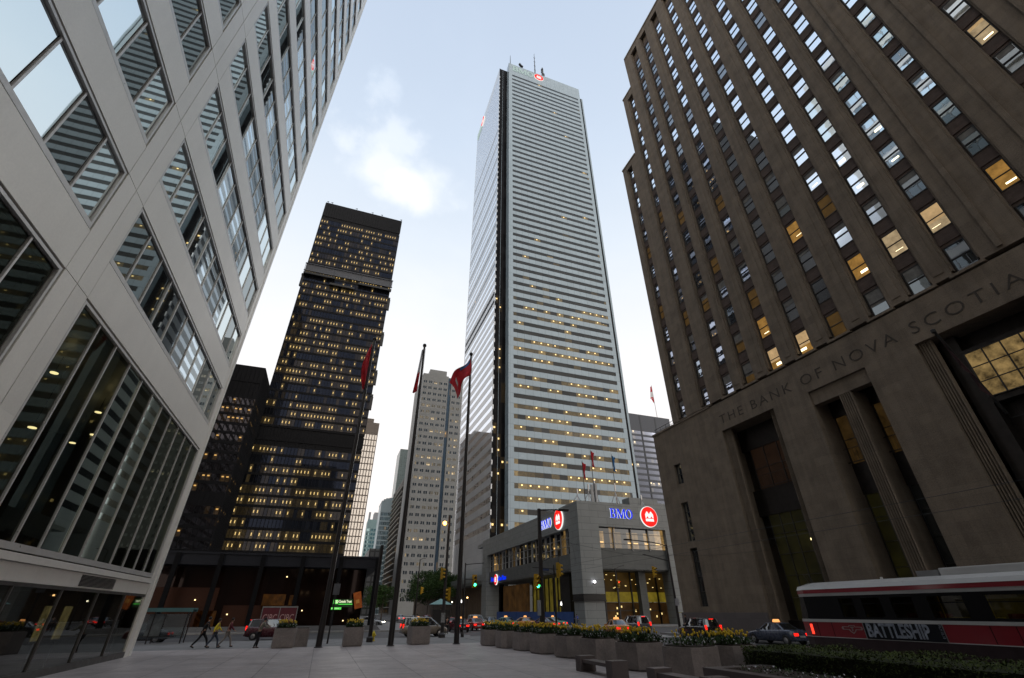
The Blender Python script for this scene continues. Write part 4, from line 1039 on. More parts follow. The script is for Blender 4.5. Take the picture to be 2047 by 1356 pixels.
plaza_pole(8.91,35.23,22.1,'rightmost tall dark plaza flagpole, red flag blown left with a pale crest', flag3)

# planters
M_tub = panels('exposed_aggregate', (.21,.18,.168), 50, 50, .001, .9, var=0, mott=.16, mscale=2.5, bump=.6)
M_soil = mat('soil', (.03,.022,.016), .95)
M_leafp = mat('tulip_leaf', (.035,.06,.022), .6, spec=.15, var=.4, vscale=6)
M_yel = mat('yellow_petal', (.55,.37,.02), .6, var=.3, vscale=9)
M_pale = mat('pale_pansy', (.42,.42,.44), .7, var=.3, vscale=9)
def oct_(r, ch):
    a = r; c = ch; return [(-a+c,-a),(a-c,-a),(a,-a+c),(a,a-c),(a-c,a),(-a+c,a),(-a,a-c),(-a,-a+c)]
def planter(x, y, r, ch, h, label, grp, rot=0, base=.4):
    t = thing('planter', label, 'planter', (x,y,base), rot, group=grp)
    m = MB(); m.prism([(p[0]*.93,p[1]*.93) for p in oct_(r,ch)],0,.05); m.prism(oct_(r,ch),.05,h)
    o = m.build('tub', M_tub, t, bevel=.012)
    MB().prism([(p[0]*.9,p[1]*.9) for p in oct_(r,ch)],h,h+.03).build('soil', M_soil, t)
    return t
def tulips(x, y, r, z, label, seed, n=58, hh=.42, pale=8):
    q = random.Random(seed); lf = MB(); yl = MB(); pa = MB()
    for i in range(n):
        a, b = q.uniform(-r,r), q.uniform(-r,r); h_ = hh*q.uniform(.6,1.05)*(1-.25*(abs(a)+abs(b))/(2*r)); tx, ty = q.uniform(-.06,.06), q.uniform(-.06,.06)
        lf.tube([(a,b,0),(a+tx,b+ty,h_)],.006,3,caps=False)
        for k in range(4):
            an_ = q.uniform(0,6.28); L = h_*q.uniform(.5,.85); dx, dy = math.cos(an_), math.sin(an_); w_ = .028
            lf.add([(a-dy*w_,b+dx*w_,0),(a+dy*w_,b-dx*w_,0),(a+dx*.08+dy*w_,b+dy*.08-dx*w_,L*.55),(a+dx*.17,b+dy*.17,L),(a+dx*.08-dy*w_,b+dy*.08+dx*w_,L*.55)],[(0,1,2,4),(4,2,3)])
        s_ = q.uniform(.026,.040)
        if q.random() < .8: yl.lathe([(.008,-.01),(s_,.018),(s_*1.05,.045),(s_*.6,.075)],6,(a+tx,b+ty,h_))
    for i in range(pale*6):
        a, b = q.uniform(-1,1), q.uniform(-1,1); m_ = max(abs(a),abs(b)); a, b = a/m_*r*1.02, b/m_*r*1.02
        for k in range(4):
            an_ = q.uniform(0,6.28); pz = q.uniform(.0,.16); dx = math.cos(an_)*.06; dy = math.sin(an_)*.06
            (pa if q.random() < .25 and pale else lf).add([(a,b,pz),(a+dx,b+dy,pz+.03),(a+dx*.4-dy*.5,b+dy*.4+dx*.5,pz+.06)],[(0,1,2)])
    t = thing('tulip_bed', label, 'flowers', (x,y,z), group='tulips in the planters')
    stuff(lf.build('leaves', M_leafp, t)); stuff(yl.build('blooms', M_yel, t)); stuff(pa.build('pansies', M_pale, t))
PL = [(2.25,36.05,.60,'square planter with yellow tulips standing between the left and middle flagpoles'),
      (6.52,36.25,.64,'square planter between the middle and right flagpoles, hiding part of the tan minivan'),
      (-1.82,36.1,.62,'square planter with yellow tulips left of the flagpoles, near corner against the plaza edge'),
      (-1.12,38.1,.62,'square planter just behind the leftmost one, on the pavement below the plaza')]
for i, (x,y,r,l) in enumerate(PL):
    planter(x,y,r,.08,1.02 if i < 3 else 1.2,l,'planters on the plaza', rot=.12*(i%2), base=.4 if i < 3 else .15)
    if i < 3: tulips(x,y,r*.82,1.45,['low yellow tulips in the planter between the left and middle flagpoles','low yellow tulips in the planter in front of the tan minivan','low yellow tulips in the leftmost planter'][i],10+i,70,.40,6)
PR = [(10.85,33.1),(11.1,30.75),(11.4,28.5),(11.5,26.1),(11.75,23.55),(11.8,20.95),(11.75,17.9),(12.0,15.25),(13.75,15.35)]
ordn = ['farthest','second farthest','third farthest','fourth farthest','middle','fourth nearest','third nearest','second nearest','right-hand']
for i, (x,y) in enumerate(PR):
    planter(x,y,.76,.26,.86,(ordn[i]+' octagonal planter of the row along the right plaza edge') if i < 8 else 'octagonal planter outside the row, beside the clipped hedge','octagonal planters along the plaza edge', rot=.05*i)
    tulips(x,y,.62,1.29,(ordn[i]+' clump of yellow tulips in the row of octagonal planters') if i < 8 else 'clump of yellow tulips in the planter beside the hedge',30+i,85 if i not in (7,) else 22,.44 if i<7 else .40,14)
# stone benches
M_gb = mat('dark_granite_bench', (.10,.082,.08), .35, var=.12, fine=.3, fscale=120)
def bench(x, y0, y1, label):
    t = thing('stone_bench', label, 'bench', (x,(y0+y1)/2,.4), group='granite benches')
    L = (y1-y0)/2
    for s_ in (-1,1): MB().box(-.31,.31,s_*L-.2,s_*L+.2,0,.47).build('end_block', M_gb, t, bevel=.008)
    MB().box(-.24,.24,-L+.2,L-.2,.27,.37).build('seat', M_gb, t, bevel=.006)
bench(9.58,16.05,18.25,'dark granite bench with two end blocks, farther of two in front of the planters')
bench(9.58,11.4,13.7,'dark granite bench nearest the camera, at the bottom edge')
# raised bed with clipped hedge
bd = thing('raised_bed', 'low dark granite-edged raised bed around the clipped hedge at bottom right', 'raised bed', (13.4,5,.4))
MB().box(-2.6,2.5,7.9,8.3,0,.47).box(-2.6,-2.2,-12,7.9,0,.47).box(2.1,2.5,-12,7.9,0,.47).build('edging', M_gb, bd, bevel=.01)
MB().box(-2.2,2.1,-12,7.9,0,.40).build('soil', M_soil, bd)
hd = thing('clipped_hedge', 'dense clipped dark green hedge in the raised bed in front of the tram', 'hedge', (14.1,6,.8))
hq = random.Random(5); hm = MB()
def hsurf():
    f = hq.random()
    x = hq.uniform(-1.05,1.45); y = hq.uniform(-9,8.0); z = hq.uniform(0,.50)
    if f < .45: z = .50+.05*math.sin(y*2.3)+.04*math.sin(x*5+y); z -= hq.random()**2*.12
    elif f < .8: x = -1.05+.06*math.sin(y*3.1)+hq.random()**2*.15
    elif f < .95: y = 8.0-hq.random()**2*.15
    else: pass
    return x, y, z
for i in range(26000):
    x, y, z = hsurf(); s_ = hq.uniform(.018,.04); a = hq.uniform(0,6.28); b = hq.uniform(-.9,.9)
    dx, dy, dz = math.cos(a)*s_, math.sin(a)*s_, b*s_
    hm.add([(x-dx,y-dy,z-dz),(x+dy*.6,y-dx*.6,z+.3*s_),(x+dx,y+dy,z+dz+.5*s_),(x-dy*.6,y+dx*.6,z)],[(0,1,2,3)])
stuff(hm.build('leaves', mat('hedge_leaf',(.045,.060,.014),.6,spec=.12,var=.5,vscale=3,fine=.4,fscale=30), hd))
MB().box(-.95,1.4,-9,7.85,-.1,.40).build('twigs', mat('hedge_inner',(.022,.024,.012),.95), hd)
gp_ = random.Random(9); gm = MB(); gw_ = MB()
for i in range(900):
    x, y = gp_.uniform(-2.1,-1.1), gp_.uniform(-2,7.7); s_ = gp_.uniform(.02,.05); z = gp_.uniform(0,.12); a = gp_.uniform(0,6.28)
    (gw_ if gp_.random() < .22 else gm).add([(x,y,z),(x+math.cos(a)*s_,y+math.sin(a)*s_,z+.03),(x-math.sin(a)*s_,y+math.cos(a)*s_,z+.04)],[(0,1,2)])
gd = thing('ground_cover', 'low leafy ground cover with pale blossoms in front of the hedge', 'ground cover', (13.4,5,.81))
stuff(gm.build('leaves', M_leafp, gd)); stuff(gw_.build('blossoms', M_pale, gd))

# hydrant
hy = thing('fire_hydrant', 'yellow fire hydrant on the pavement beyond the plaza', 'fire hydrant', (4.55,46.5,.15))
M_hy = mat('hydrant_yellow', (.55,.42,.02), .45)
MB().lathe([(.17,0),(.17,.05),(.11,.07),(.11,.5),(.14,.52),(.14,.56),(.10,.62),(.06,.70),(.03,.74)],14).build('barrel', M_hy, hy)
for s_ in (-1,1): MB().tube([(s_*.08,0,.42),(s_*.21,0,.42)],.055,8).build('side_cap', M_hy, hy)
MB().tube([(0,-.08,.36),(0,-.2,.36)],.07,8).build('front_cap', M_hy, hy)
# simple posts
def post(x, y, h, r, label, name='signpost', base=.15):
    t = thing(name, label, 'post', (x,y,base)); MB().tube([(0,0,0),(0,0,h)],[r,r*.85],8).build('pole', M_pole, t); return t
p_ = post(.92,44.4,4.2,.065,'thin dark signpost between the left flagpole and its planter'); MB().box(-.25,.25,-.06,-.03,3.3,4.1).build('sign_plate', mat('dull_sign',(.10,.10,.11),.6), p_)
p_ = post(4.15,45.1,7.2,.16,'thick dark utility post left of the hydrant','utility_post'); MB().lathe([(.26,0),(.26,.3),(.17,.4)],10).build('base_sleeve', M_pole, p_)

# traffic signals and lamp posts
M_sigy = mat('signal_yellow', (.38,.22,.01), .55, var=.15); M_lensk = mat('dark_lens', (.02,.02,.02), .3)
M_sg = emit('green_signal', (.03,1,.45), 9); M_sr = emit('red_signal', (1,.03,.02), 7); M_sw = emit('walk_signal', (1,.95,.9), 2.5); M_amb_l = emit('amber_street_lamp', (1,.42,.06), 14); M_wl = emit('white_lamp', (1,.95,1), 14)
def signal_head(parent, x, y, z, rz=0, lit=None, hooded=True):
    """three-lens yellow head; the lit index counts from the top; faces -y before rotation"""
    m = Matrix.Translation((x,y,z)) @ Matrix.Rotation(rz,4,'Z')
    b = MB().box(-.17,.17,-.1,.1,-.5,.5).box(-.25,.25,.1,.12,-.6,.6); b.v = [tuple(m@Vector(p)) for p in b.v]
    h = b.build('signal_head', M_sigy, parent)
    for i, zz in enumerate((.32,0,-.32)):
        l = MB().lathe([(.115,0),(.12,.03),(.02,.05)],12); mm = m@Matrix.Translation((0,-.1,zz))@Matrix.Rotation(R(90),4,'X'); l.v = [tuple(mm@Vector(p)) for p in l.v]
        l.build('lens', {0:M_sr,2:M_sg,1:M_lensk}[i] if lit == i else M_lensk, h)
        v = MB()
        for k in range(7):
            a0, a1 = R(-10+200*k/7), R(-10+200*(k+1)/7)
            v.quad((.15*math.cos(a0),-.1,zz+.15*math.sin(a0)),(.15*math.cos(a1),-.1,zz+.15*math.sin(a1)),(.15*math.cos(a1),-.34,zz+.15*math.sin(a1)-.03),(.15*math.cos(a0),-.34,zz+.15*math.sin(a0)-.03))
        v.v = [tuple(m@Vector(p)) for p in v.v]; v.build('visor', M_sigy, h)
    return h
def ped_head(parent, x, y, z, rz=0, on=True):
    m = Matrix.Translation((x,y,z)) @ Matrix.Rotation(rz,4,'Z'); b = MB().box(-.22,.22,-.1,.1,-.25,.25); b.v = [tuple(m@Vector(p)) for p in b.v]
    h = b.build('walk_signal', M_black, parent)
    g = MB().box(-.07,.07,-.13,-.105,-.16,.05).lathe([(.04,0),(.04,.03)],8,(0,-.12,.10)); g.v = [tuple(m@Vector(p)) for p in g.v]; g.build('walking_figure', M_sw if on else M_lensk, h)
GS = 'signal and lamp poles at the crossing'
def pole(x, y, h, r, label, name='signal_pole', cat='traffic signal', base=.15):
    t = thing(name, label, cat, (x,y,base), group=GS)
    MB().tube([(0,0,0),(0,0,h*.5),(0,0,h)],[r,r*.85,r*.7],10).build('pole', M_pole, t); MB().lathe([(r*1.9,0),(r*1.9,.25),(r*1.1,.4)],10).build('base', M_pole, t)
    return t
def arm(t, pts, r=.05, name='arm'): return MB().tube(pts, r, 6).build(name, M_pole, t)
# a: pole with lit amber lamp
t = pole(11.16,49.8,10.9,.17,'dark pole with a lit amber lamp, left of the rightmost flagpole')
arm(t,[(0,0,10.1),(-.45,-.1,10.2)]); MB().lathe([(.05,.2),(.19,.1),(.19,-.08),(.08,-.18)],12,(-.5,-.1,10.05)).build('lamp', M_amb_l, t, smooth=True)
signal_head(t,-.42,0,5.35,R(80)); signal_head(t,.36,0,3.55,R(-75)); arm(t,[(0,0,5.4),(-.4,0,5.4)]); arm(t,[(0,0,3.5),(.4,0,3.5)])
MB().tube([(0,0,1.2),(0,0,2.0)],.2,10).build('pole_wrap', mat('pale_sticker',(.22,.22,.22),.8,var=.5,vscale=6), t)
# b: tall pole with lamp arm
t = pole(17.3,40,10.2,.23,'tallest dark pole with a flat top arm, before the yellow-lit bank hall')
arm(t,[(-.05,0,10.1),(2.2,0,10.25)],.07); MB().box(2.0,3.0,-.15,.15,10.15,10.32).build('lamp_head', M_pole, t)
signal_head(t,-.42,-.1,4.25,R(15),lit=2); arm(t,[(0,0,5.75),(1.2,0,6.3),(1.9,0,6.35)]); arm(t,[(0,0,4.4),(-.4,0,4.4)])
signal_head(t,1.72,0,5.2,R(95)); arm(t,[(1.72,0,6.3),(1.72,0,5.7)],.03); arm(t,[(-.8,0,5.35),(1.6,0,5.25)],.03)
MB().box(-.3,-.22,-.3,.3,1.8,2.9).build('notice', mat('pale_notice',(.25,.25,.25),.8), t)
# c: thin pole
t = pole(19.1,41.2,5.7,.09,'thin dark pole with a street name plate beside the tallest pole')
arm(t,[(0,0,4.9),(-1.2,0,5.15)],.03); ped_head(t,.5,0,2.7,0); MB().box(-1.4,-.5,-.03,.0,5.2,5.42).build('street_name_plate', mat('blue_plate',(.03,.05,.13),.5), t)
# g: corner pole with green signal
t = pole(13.25,50.2,6.4,.09,'thin pole with a green signal right of the rightmost flagpole')
arm(t,[(0,0,6.25),(2.0,0,6.45)],.04); signal_head(t,1.05,0,4.75,0,lit=2); arm(t,[(0,0,4.9),(1.0,0,4.9)],.03); ped_head(t,-.3,0,3.0,0)
# e: far left signal
t = pole(15.6,92,10.3,.12,'distant dark street lamp pole carrying a yellow signal, left of the street trees')
signal_head(t,.8,0,5.3,R(60)); arm(t,[(0,0,5.4),(.8,0,5.4)],.04); arm(t,[(0,0,10.2),(.5,0,10.5),(1.0,0,10.5)],.06)
# red one by the podium
t = pole(45.3,73.3,8.2,.12,'pole with a red signal and curved lamp arm in front of the corner bank entrance')
arm(t,[(0,0,8.1),(.8,0,8.5),(1.8,0,8.7)],.05); signal_head(t,.35,0,5.9,R(20),lit=0)
# d: pole at the stone bank corner
t = pole(38.3,49.7,9.0,.16,'dark two-armed pole with a yellow signal at the stone bank corner')
arm(t,[(0,0,8.9),(-2.0,0,9.2),(-5.2,0,9.35)],.06); arm(t,[(0,0,7.2),(-3.6,0,7.85)],.05); signal_head(t,-2.3,0,6.0,R(20)); MB().box(-5.9,-5.0,-.15,.15,9.28,9.42).build('lamp_head', M_pole, t)
MB().box(-.25,.25,-.25,-.2,2.6,3.3).build('sign_plate', mat('white_sign_plate',(.3,.3,.33),.6), t); MB().lathe([(.3,0),(.3,.04)],14,(.35,-.2,1.9)).build('yellow_disc', mat('yellow_disc',(.45,.36,.02),.6), t)
# podium flood lamp on the pier
fl_ = thing('flood_lamp', 'bright white flood lamp on the dark band of the corner pier', 'lamp', (43.8,77.9,6.55))
MB().lathe([(.05,-.16),(.16,-.1),(.18,0),(.15,.12),(.05,.17)],12).build('bulb', M_wl, fl_, smooth=True); MB().box(-.25,.25,.1,.3,-.22,-.16).build('bracket', M_pole, fl_)
# overhead tram wires
wr = thing('tram_wires', 'thin overhead tram wires and span cables above the road', 'overhead wires', (25,40,6))
wv = MB()
for x in (21.3,25.0):
    wv.tube([(x-25,-60,0),(x-25,300,0)],.010,4)
for y in (-6,34): wv.tube([(-8,y,.8),(-3,y,.15),(0,y,.1),(6,y,.35),(13,y,1.0)],.010,4)
wv.tube([(-7.7,0,3.6),(-4,1,1.6),(-3.7,1,.05)],.010,4).build('cables', M_black, wr)
# bus shelter
bs = thing('bus_shelter', 'glass bus shelter with a teal roof left of the pedestrians', 'bus shelter', (-12.0,50.0,.15))
MB().box(-3.2,2.2,-.8,.8,2.32,2.42).box(-3.2,2.2,-.82,-.76,2.15,2.40).box(-3.2,2.2,.76,.82,2.15,2.40).build('roof', mat('teal_roof',(.07,.16,.165),.4), bs)
for x in (-2.9,-.4,1.9):
    for y in (-.65,.65): MB().box(x-.04,x+.04,y-.04,y+.04,0,2.2).build('post', M_pole, bs)
MB().box(-2.8,1.8,.62,.64,.3,2.0).build('rear_glass', glass('shelter_glass',.08,see=.85,seecol=(.7,.75,.75)), bs)
MB().box(-1.0,.05,.45,.55,.4,2.0).build('advert_panel', mat('grey_advert',(.14,.16,.17),.5,var=.4), bs); MB().box(-2.4,1.2,.2,.55,.42,.48).build('seat', M_pole, bs)
# red kiosk board
cb = thing('sign_board', 'dark red double sign board with pale serif letters behind the left planter', 'sign board', (-4.6,68.5,.15))
MB().box(-1.85,1.85,-.08,.08,.7,2.55).build('panel', mat('maroon_board',(.09,.012,.02),.5), cb); MB().box(-1.95,1.95,-.1,.1,2.55,2.68).box(-1.95,-1.87,-.1,.1,0,2.55).box(1.87,1.95,-.1,.1,0,2.55).box(-.04,.04,-.1,.1,.7,2.55).build('frame', mat('pale_board_frame',(.2,.2,.2),.5), cb)
M_cb = mat('pale_pink_letter',(.42,.25,.25),.6)
text('letters_left','CIBC',.98,.01,M_cb,cb,(-4.6-1.72,68.5-.11,1.35),(1,0,0),(0,0,1),sx=.72); text('letters_right','CIBC',.98,.01,M_cb,cb,(-4.6+.12,68.5-.11,1.35),(1,0,0),(0,0,1),sx=.72)
# vendor kiosk with teal canopy
kt = thing('street_kiosk', 'dark vendor kiosk with a teal canopy behind the lamp pole', 'kiosk', (15.2,69.5,.15))
MB().add([(-1.5,-1,2.9),(1.3,-1,2.9),(1.3,1,2.9),(-1.5,1,2.9),(-.1,0,3.6)],[(0,1,4),(1,2,4),(2,3,4),(3,0,4),(3,2,1,0)]).build('canopy', mat('teal_canvas',(.14,.24,.24),.7), kt); MB().box(-1.2,1.1,-.7,.7,0,2.3).build('body', M_black, kt)
for sx in (-1.2,1.1): MB().tube([(sx,-.8,0),(sx,-.8,2.9)],.03,6).build('post', M_pole, kt)
# blue hoarding
bh = thing('blue_hoarding', 'blue hoarding along the foot of the corner bank hall', 'hoarding', (41.4,100,0))
MB().box(-.1,0,-18.0,24,0.0,2.1).build('panels', panels('blue_hoarding_board',(.012,.045,.17),2.4,5,.03,.6,line=.5), bh)
# distant traffic lamps and signs at the end of the street
M_fl = emit('far_lamp_glow', (1,.55,.2), 7)
fx = random.Random(3)
for i, (x,y,z,cc) in enumerate([(14.6,150,4.2,0),(16.0,170,7.5,1),(38.4,160,4.4,1),(37.9,140,5.2,0),(17,130,3.4,0)]):
    t = thing('street_lamp', ['amber-lit street lamp far down the street, leftmost','pale-lit street lamp far down the left pavement','pale-lit street lamp under the far trees','amber-lit street lamp before the far trees','low amber street lamp near the far crossing'][i], 'street lamp', (x,y,.15), group='far street lamps')
    MB().tube([(0,0,0),(0,0,z)],.08,6).build('pole', M_pole, t); MB().lathe([(.05,-.15),(.2,-.05),(.2,.1),(.05,.2)],8,(0,0,z+.1)).build('lamp', M_fl if cc == 0 else emit('far_pale_glow_%d' % i,(1,.9,.6),5), t)

# ================================================================ 8. trees
M_bark = mat('bark', (.06,.045,.035), .9, bump=.5); M_leaf = mat('tree_leaf', (.035,.065,.018), .6, spec=.15, var=.4, vscale=.8, fine=.3, fscale=6)
def tree(x, y, h, cr, label, seed, n=7000, grp='street trees', m=None, base=.15, leaf=.17):
    q = random.Random(seed); t = thing('street_tree', label, 'tree', (x,y,base), group=grp)
    tr = MB(); tr.tube([(0,0,0),(.05,0,h*.3),(.0,.05,h*.55),(.1,0,h*.85)],[.19,.15,.11,.03],8)
    cl = []
    for i in range(11):
        a = q.uniform(0,6.28); z0 = h*q.uniform(.28,.6); L = cr*q.uniform(.5,.95); z1 = z0+h*q.uniform(.1,.33)
        e = (math.cos(a)*L, math.sin(a)*L, z1); tr.tube([(0,0,z0),(e[0]*.5,e[1]*.5,z0+(z1-z0)*.65),e],[.07,.045,.015],5); cl.append((e,q.uniform(.45,.8)*cr*.62)); cl.append(((e[0]*.5,e[1]*.5,z1+h*.06),cr*.35))
    cl.append(((0,0,h*.88),cr*.45)); cl.append(((0.2,0,h*.7),cr*.55)); tr.build('trunk', M_bark, t)
    lm = MB()
    for i in range(n):
        c, r = q.choice(cl); u = Vector((q.gauss(0,1),q.gauss(0,1),q.gauss(0,1))).normalized()*r*(q.random()**.4); u.z *= .75
        p = Vector(c)+u; s_ = leaf*q.uniform(.6,1.4); a = Vector((q.gauss(0,1),q.gauss(0,1),q.gauss(0,.6))).normalized()*s_; b = a.cross(Vector((q.gauss(0,1),q.gauss(0,1),q.gauss(0,1)))).normalized()*s_*.55
        lm.add([p-a,p+b,p+a,p-b],[(0,1,2,3)])
    lm.build('crown', m or M_leaf, t)
tree(38.6,178,15,6.5,'leafy street tree on the right pavement, nearest of the far row',1,9000,leaf=.26)
tree(38.4,200,15.5,7,'tallest leafy street tree in front of the concrete tower',2,9000,leaf=.28)
tree(38.2,228,13,6.5,'lower street tree at the far left end of the row',3,7000,leaf=.28)
tree(15.0,140,8.0,3.6,'small dark tree on the left pavement beyond the black pavilion',4,5000,leaf=.18)
tree(15.0,165,9.0,4.0,'dark tree behind the small one on the left pavement',5,5000,leaf=.2)
# ================================================================ 9. vehicles
M_tyre = mat('tyre_rubber', (.018,.018,.018), .85); M_rim = mat('alloy_rim', (.30,.30,.31), .35, metal=.8); M_chrome = mat('chrome_trim', (.5,.5,.5), .2, metal=1)
M_cgl = glass('car_glass', .10, (.85,.9,.95), (.012,.012,.014), see=.25, seecol=(.4,.4,.4)); M_tail = emit('tail_light_red', (1,.015,.008), 1.7); M_taildim = emit('tail_light_dim', (.6,.02,.01), .5)
M_head = emit('headlight_white', (1,.93,.75), 30); M_headoff = mat('headlight_off', (.45,.45,.45), .2); M_taxi = emit('taxi_roof_glow', (1,.42,.13), 1.3); M_turn = emit('turn_light', (1,.45,.06), 9)
def paint(name, c, r=.28): return mat(name, c, r, var=.05, fine=.03, coat=.6, spec=.5)
P_tan = paint('tan_car_paint',(.20,.165,.13)); P_blk = paint('black_car_paint',(.012,.012,.014)); P_mar = paint('maroon_car_paint',(.06,.008,.014)); P_blue = paint('slate_blue_paint',(.045,.055,.085))
P_ora = paint('orange_cab_paint',(.42,.16,.02)); P_gry = paint('grey_car_paint',(.09,.09,.10)); P_tea = paint('green_cab_paint',(.04,.17,.13)); P_red = paint('red_car_paint',(.20,.02,.02)); P_wht = paint('pale_van_paint',(.32,.33,.35))
SH = {'sedan': dict(L=4.8,W=1.80,H=1.45, belt=.92, top=[(-1,.62,.70),(-.97,.90,.86),(-.82,1.0,.93),(-.5,1.01,.98),(0,.97,1),(.32,.96,1),(.55,.90,.98),(.85,.80,.92),(.96,.68,.84),(1,.52,.74)], cab=(-1.75,1.22,-.98,.38)),
      'suv': dict(L=4.6,W=1.86,H=1.70, belt=1.06, top=[(-1,.80,.84),(-.98,1.02,.92),(-.8,1.08,.98),(0,1.07,1),(.3,1.06,1),(.48,1.02,.98),(.82,.96,.94),(.96,.84,.86),(1,.62,.78)], cab=(-2.22,1.25,-2.0,.55)),
      'van': dict(L=4.75,W=1.92,H=1.76, belt=1.02, top=[(-1,.72,.86),(-.985,.98,.93),(-.8,1.04,.98),(0,1.03,1),(.4,1.02,1),(.6,.98,.97),(.85,.88,.92),(.96,.76,.84),(1,.55,.76)], cab=(-2.3,1.60,-2.12,.62))}
def car(style, body_m, label, x, y, rz, cat='car', name='car', taxi=False, tail=True, head=False, low_m=None, group='cars on the road', dz=0, turn=False, bright=True):
    s = SH[style]; L, W, H = s['L'], s['W'], s['H']; t = thing(name, label, cat, (x,y,dz), rz, group=group)
    b = MB(); n = 14; rings = []
    wx = [-.66*L/2*1.0, .64*L/2]         # wheel centres
    prof = s['top']
    xs = []
    for i in range(len(prof)-1):
        for k in range(3): f = k/3; xs.append(tuple(prof[i][j]*(1-f)+prof[i+1][j]*f for j in range(3)))
    xs.append(prof[-1])
    for (u, zt, wf) in xs:
        X = u*L/2; w = W/2*wf; zb = .24+.10*abs(u)**8
        dwh = min(abs(X-wx[0]), abs(X-wx[1])); za = zb
        arch = .36 if dwh < .36 else 0
        if arch: za = max(zb, .33+math.sqrt(max(0,.38**2-dwh**2)))
        ring = [(w*.80,zb),(w*.97,max(zb+.08,za)),(w*1.0,max(zt*.62,za+.02)),(w*.985,max(zt*.86,za+.04)),(w*.93,zt-.015),(w*.78,zt+.012)]
        rings.append([(X,p[0],p[1]) for p in ring]+[(X,-p[0],p[1]) for p in reversed(ring)])
    m = len(rings[0]); vs = [p for r_ in rings for p in r_]; fs = []
    for i in range(len(rings)-1):
        for k in range(m): fs.append((i*m+k,i*m+(k+1)%m,(i+1)*m+(k+1)%m,(i+1)*m+k))
    fs.append(tuple(range(m))); fs.append(tuple((len(rings)-1)*m+k for k in reversed(range(m))))
    b.add(vs,fs); b.build('body', body_m, t, smooth=True)
    xa, xb_, ra, rb = s['cab']; wb, wr = W/2*.90, W/2*.70; zb, zr = s['belt'], H-.05
    def lvl(f):
        x0 = xa+(ra-xa)*f; x1 = xb_+(rb-xb_)*f; w_ = wb+(wr-wb)*f**1.2; z = zb-.04+(zr-zb+.04)*f
        return [(x0,-w_*.82,z),(x0+.16,-w_,z),((x0+x1)/2,-w_*1.02,z),(x1-.25,-w_,z),(x1,-w_*.78,z),(x1+.05,0,z),(x1,w_*.78,z),(x1-.25,w_,z),((x0+x1)/2,w_*1.02,z),(x0+.16,w_,z),(x0,w_*.82,z),(x0-.04,0,z)]
    g = MB(); fr = [0,.35,.7,1.0]; ls = [lvl(f) for f in fr]; k_ = 12
    g.add([p for l in ls for p in l],[(i*k_+j,i*k_+(j+1)%k_,(i+1)*k_+(j+1)%k_,(i+1)*k_+j) for i in range(3) for j in range(k_)])
    g.build('windows', M_cgl, t, smooth=True)
    rf = MB(); l1 = lvl(1.0); c_ = ((ra+rb)/2,0)
    up_ = [(c_[0]+(p[0]-c_[0])*.93, p[1]*.86, zr+.04) for p in l1]; lo_ = [(c_[0]+(p[0]-c_[0])*1.03, p[1]*1.03, zr-.03) for p in l1]; ce = [(c_[0]+(p[0]-c_[0])*.5, p[1]*.4, zr+.06) for p in l1]
    rf.add(lo_+up_+ce,[(j,(j+1)%k_,k_+(j+1)%k_,k_+j) for j in range(k_)]+[(k_+j,k_+(j+1)%k_,2*k_+(j+1)%k_,2*k_+j) for j in range(k_)]+[tuple(range(2*k_,3*k_))]); rf.build('roof', body_m, t, smooth=True)
    pl = MB(); l0 = lvl(0)
    for j in (1,3,7,9): MB().tube([l0[j],ls[1][j],ls[2][j],l1[j]],.035,6).build('pillar', body_m, t)
    mids = [2,8]
    for j in mids: MB().tube([l0[j],ls[1][j],ls[2][j],l1[j]],.03,6).build('pillar', body_m, t)
    if style != 'sedan':
        for sg in (-1,1): MB().tube([(xa+1.05,sg*wb*1.0,zb),(ra+1.0,sg*wr*1.01,zr)],.03,6).build('pillar', body_m, t)
    for i, X in enumerate(wx):
        for sg in (-1,1):
            w_ = MB(); pr_ = [(.20,-.1),(.30,-.11),(.335,-.07),(.335,.07),(.30,.11),(.20,.1)]
            w_.lathe(pr_,20); mm = Matrix.Translation((X,sg*(W/2-.12),.335))@Matrix.Rotation(R(90),4,'X'); w_.v = [tuple(mm@Vector(p)) for p in w_.v]
            wo_ = w_.build('wheel', M_tyre, t, smooth=False)
            r_ = MB().lathe([(.04,.125),(.19,.10),(.20,.05),(.20,-.05),(.19,-.10),(.04,-.125)],10); r_.v = [tuple(mm@Vector(p)) for p in r_.v]; r_.build('rim', M_rim, wo_)
    zt_ = s['belt']
    for sg in (-1,1):
        if style == 'sedan': a = MB().box(-L/2-.015,-L/2+.16,sg*W/2*.42,sg*W/2*.84,.62,.80)
        else: a = MB().box(-L/2-.0,-L/2+.10,sg*W/2*.72,sg*W/2*.90,.78,1.16)
        a.build('tail_light', (M_tail if tail else M_taildim), t, bevel=.02)
        MB().box(L/2-.22,L/2-.01,sg*W/2*.45,sg*W/2*.74,.56,.70).build('headlight', M_head if head else M_headoff, t, bevel=.02)
        MB().obox((s['cab'][1]-.35,sg*(W/2*.98+.05),zt_+.03),(.10,.2,.14)).build('wing_mirror', body_m, t, bevel=.02)
    if turn: MB().box(L/2-.3,L/2-.1,-W/2*.86,-W/2*.76,.55,.68).box(L/2-.3,L/2-.1,W/2*.76,W/2*.86,.55,.68).build('turn_light', M_turn, t)
    MB().box(-L/2-.02,-L/2+.02,-.26,.26,.52 if style == 'sedan' else .62,.64 if style == 'sedan' else .74).build('number_plate', mat('plate',(.4,.4,.42),.5) if 'plate' not in bpy.data.materials else bpy.data.materials['plate'], t)
    MB().box(-L/2-.06,-L/2+.1,-W/2*.8,W/2*.8,.34,.48).box(L/2-.12,L/2+.03,-W/2*.72,W/2*.72,.32,.46).build('bumper', low_m or body_m, t, bevel=.03)
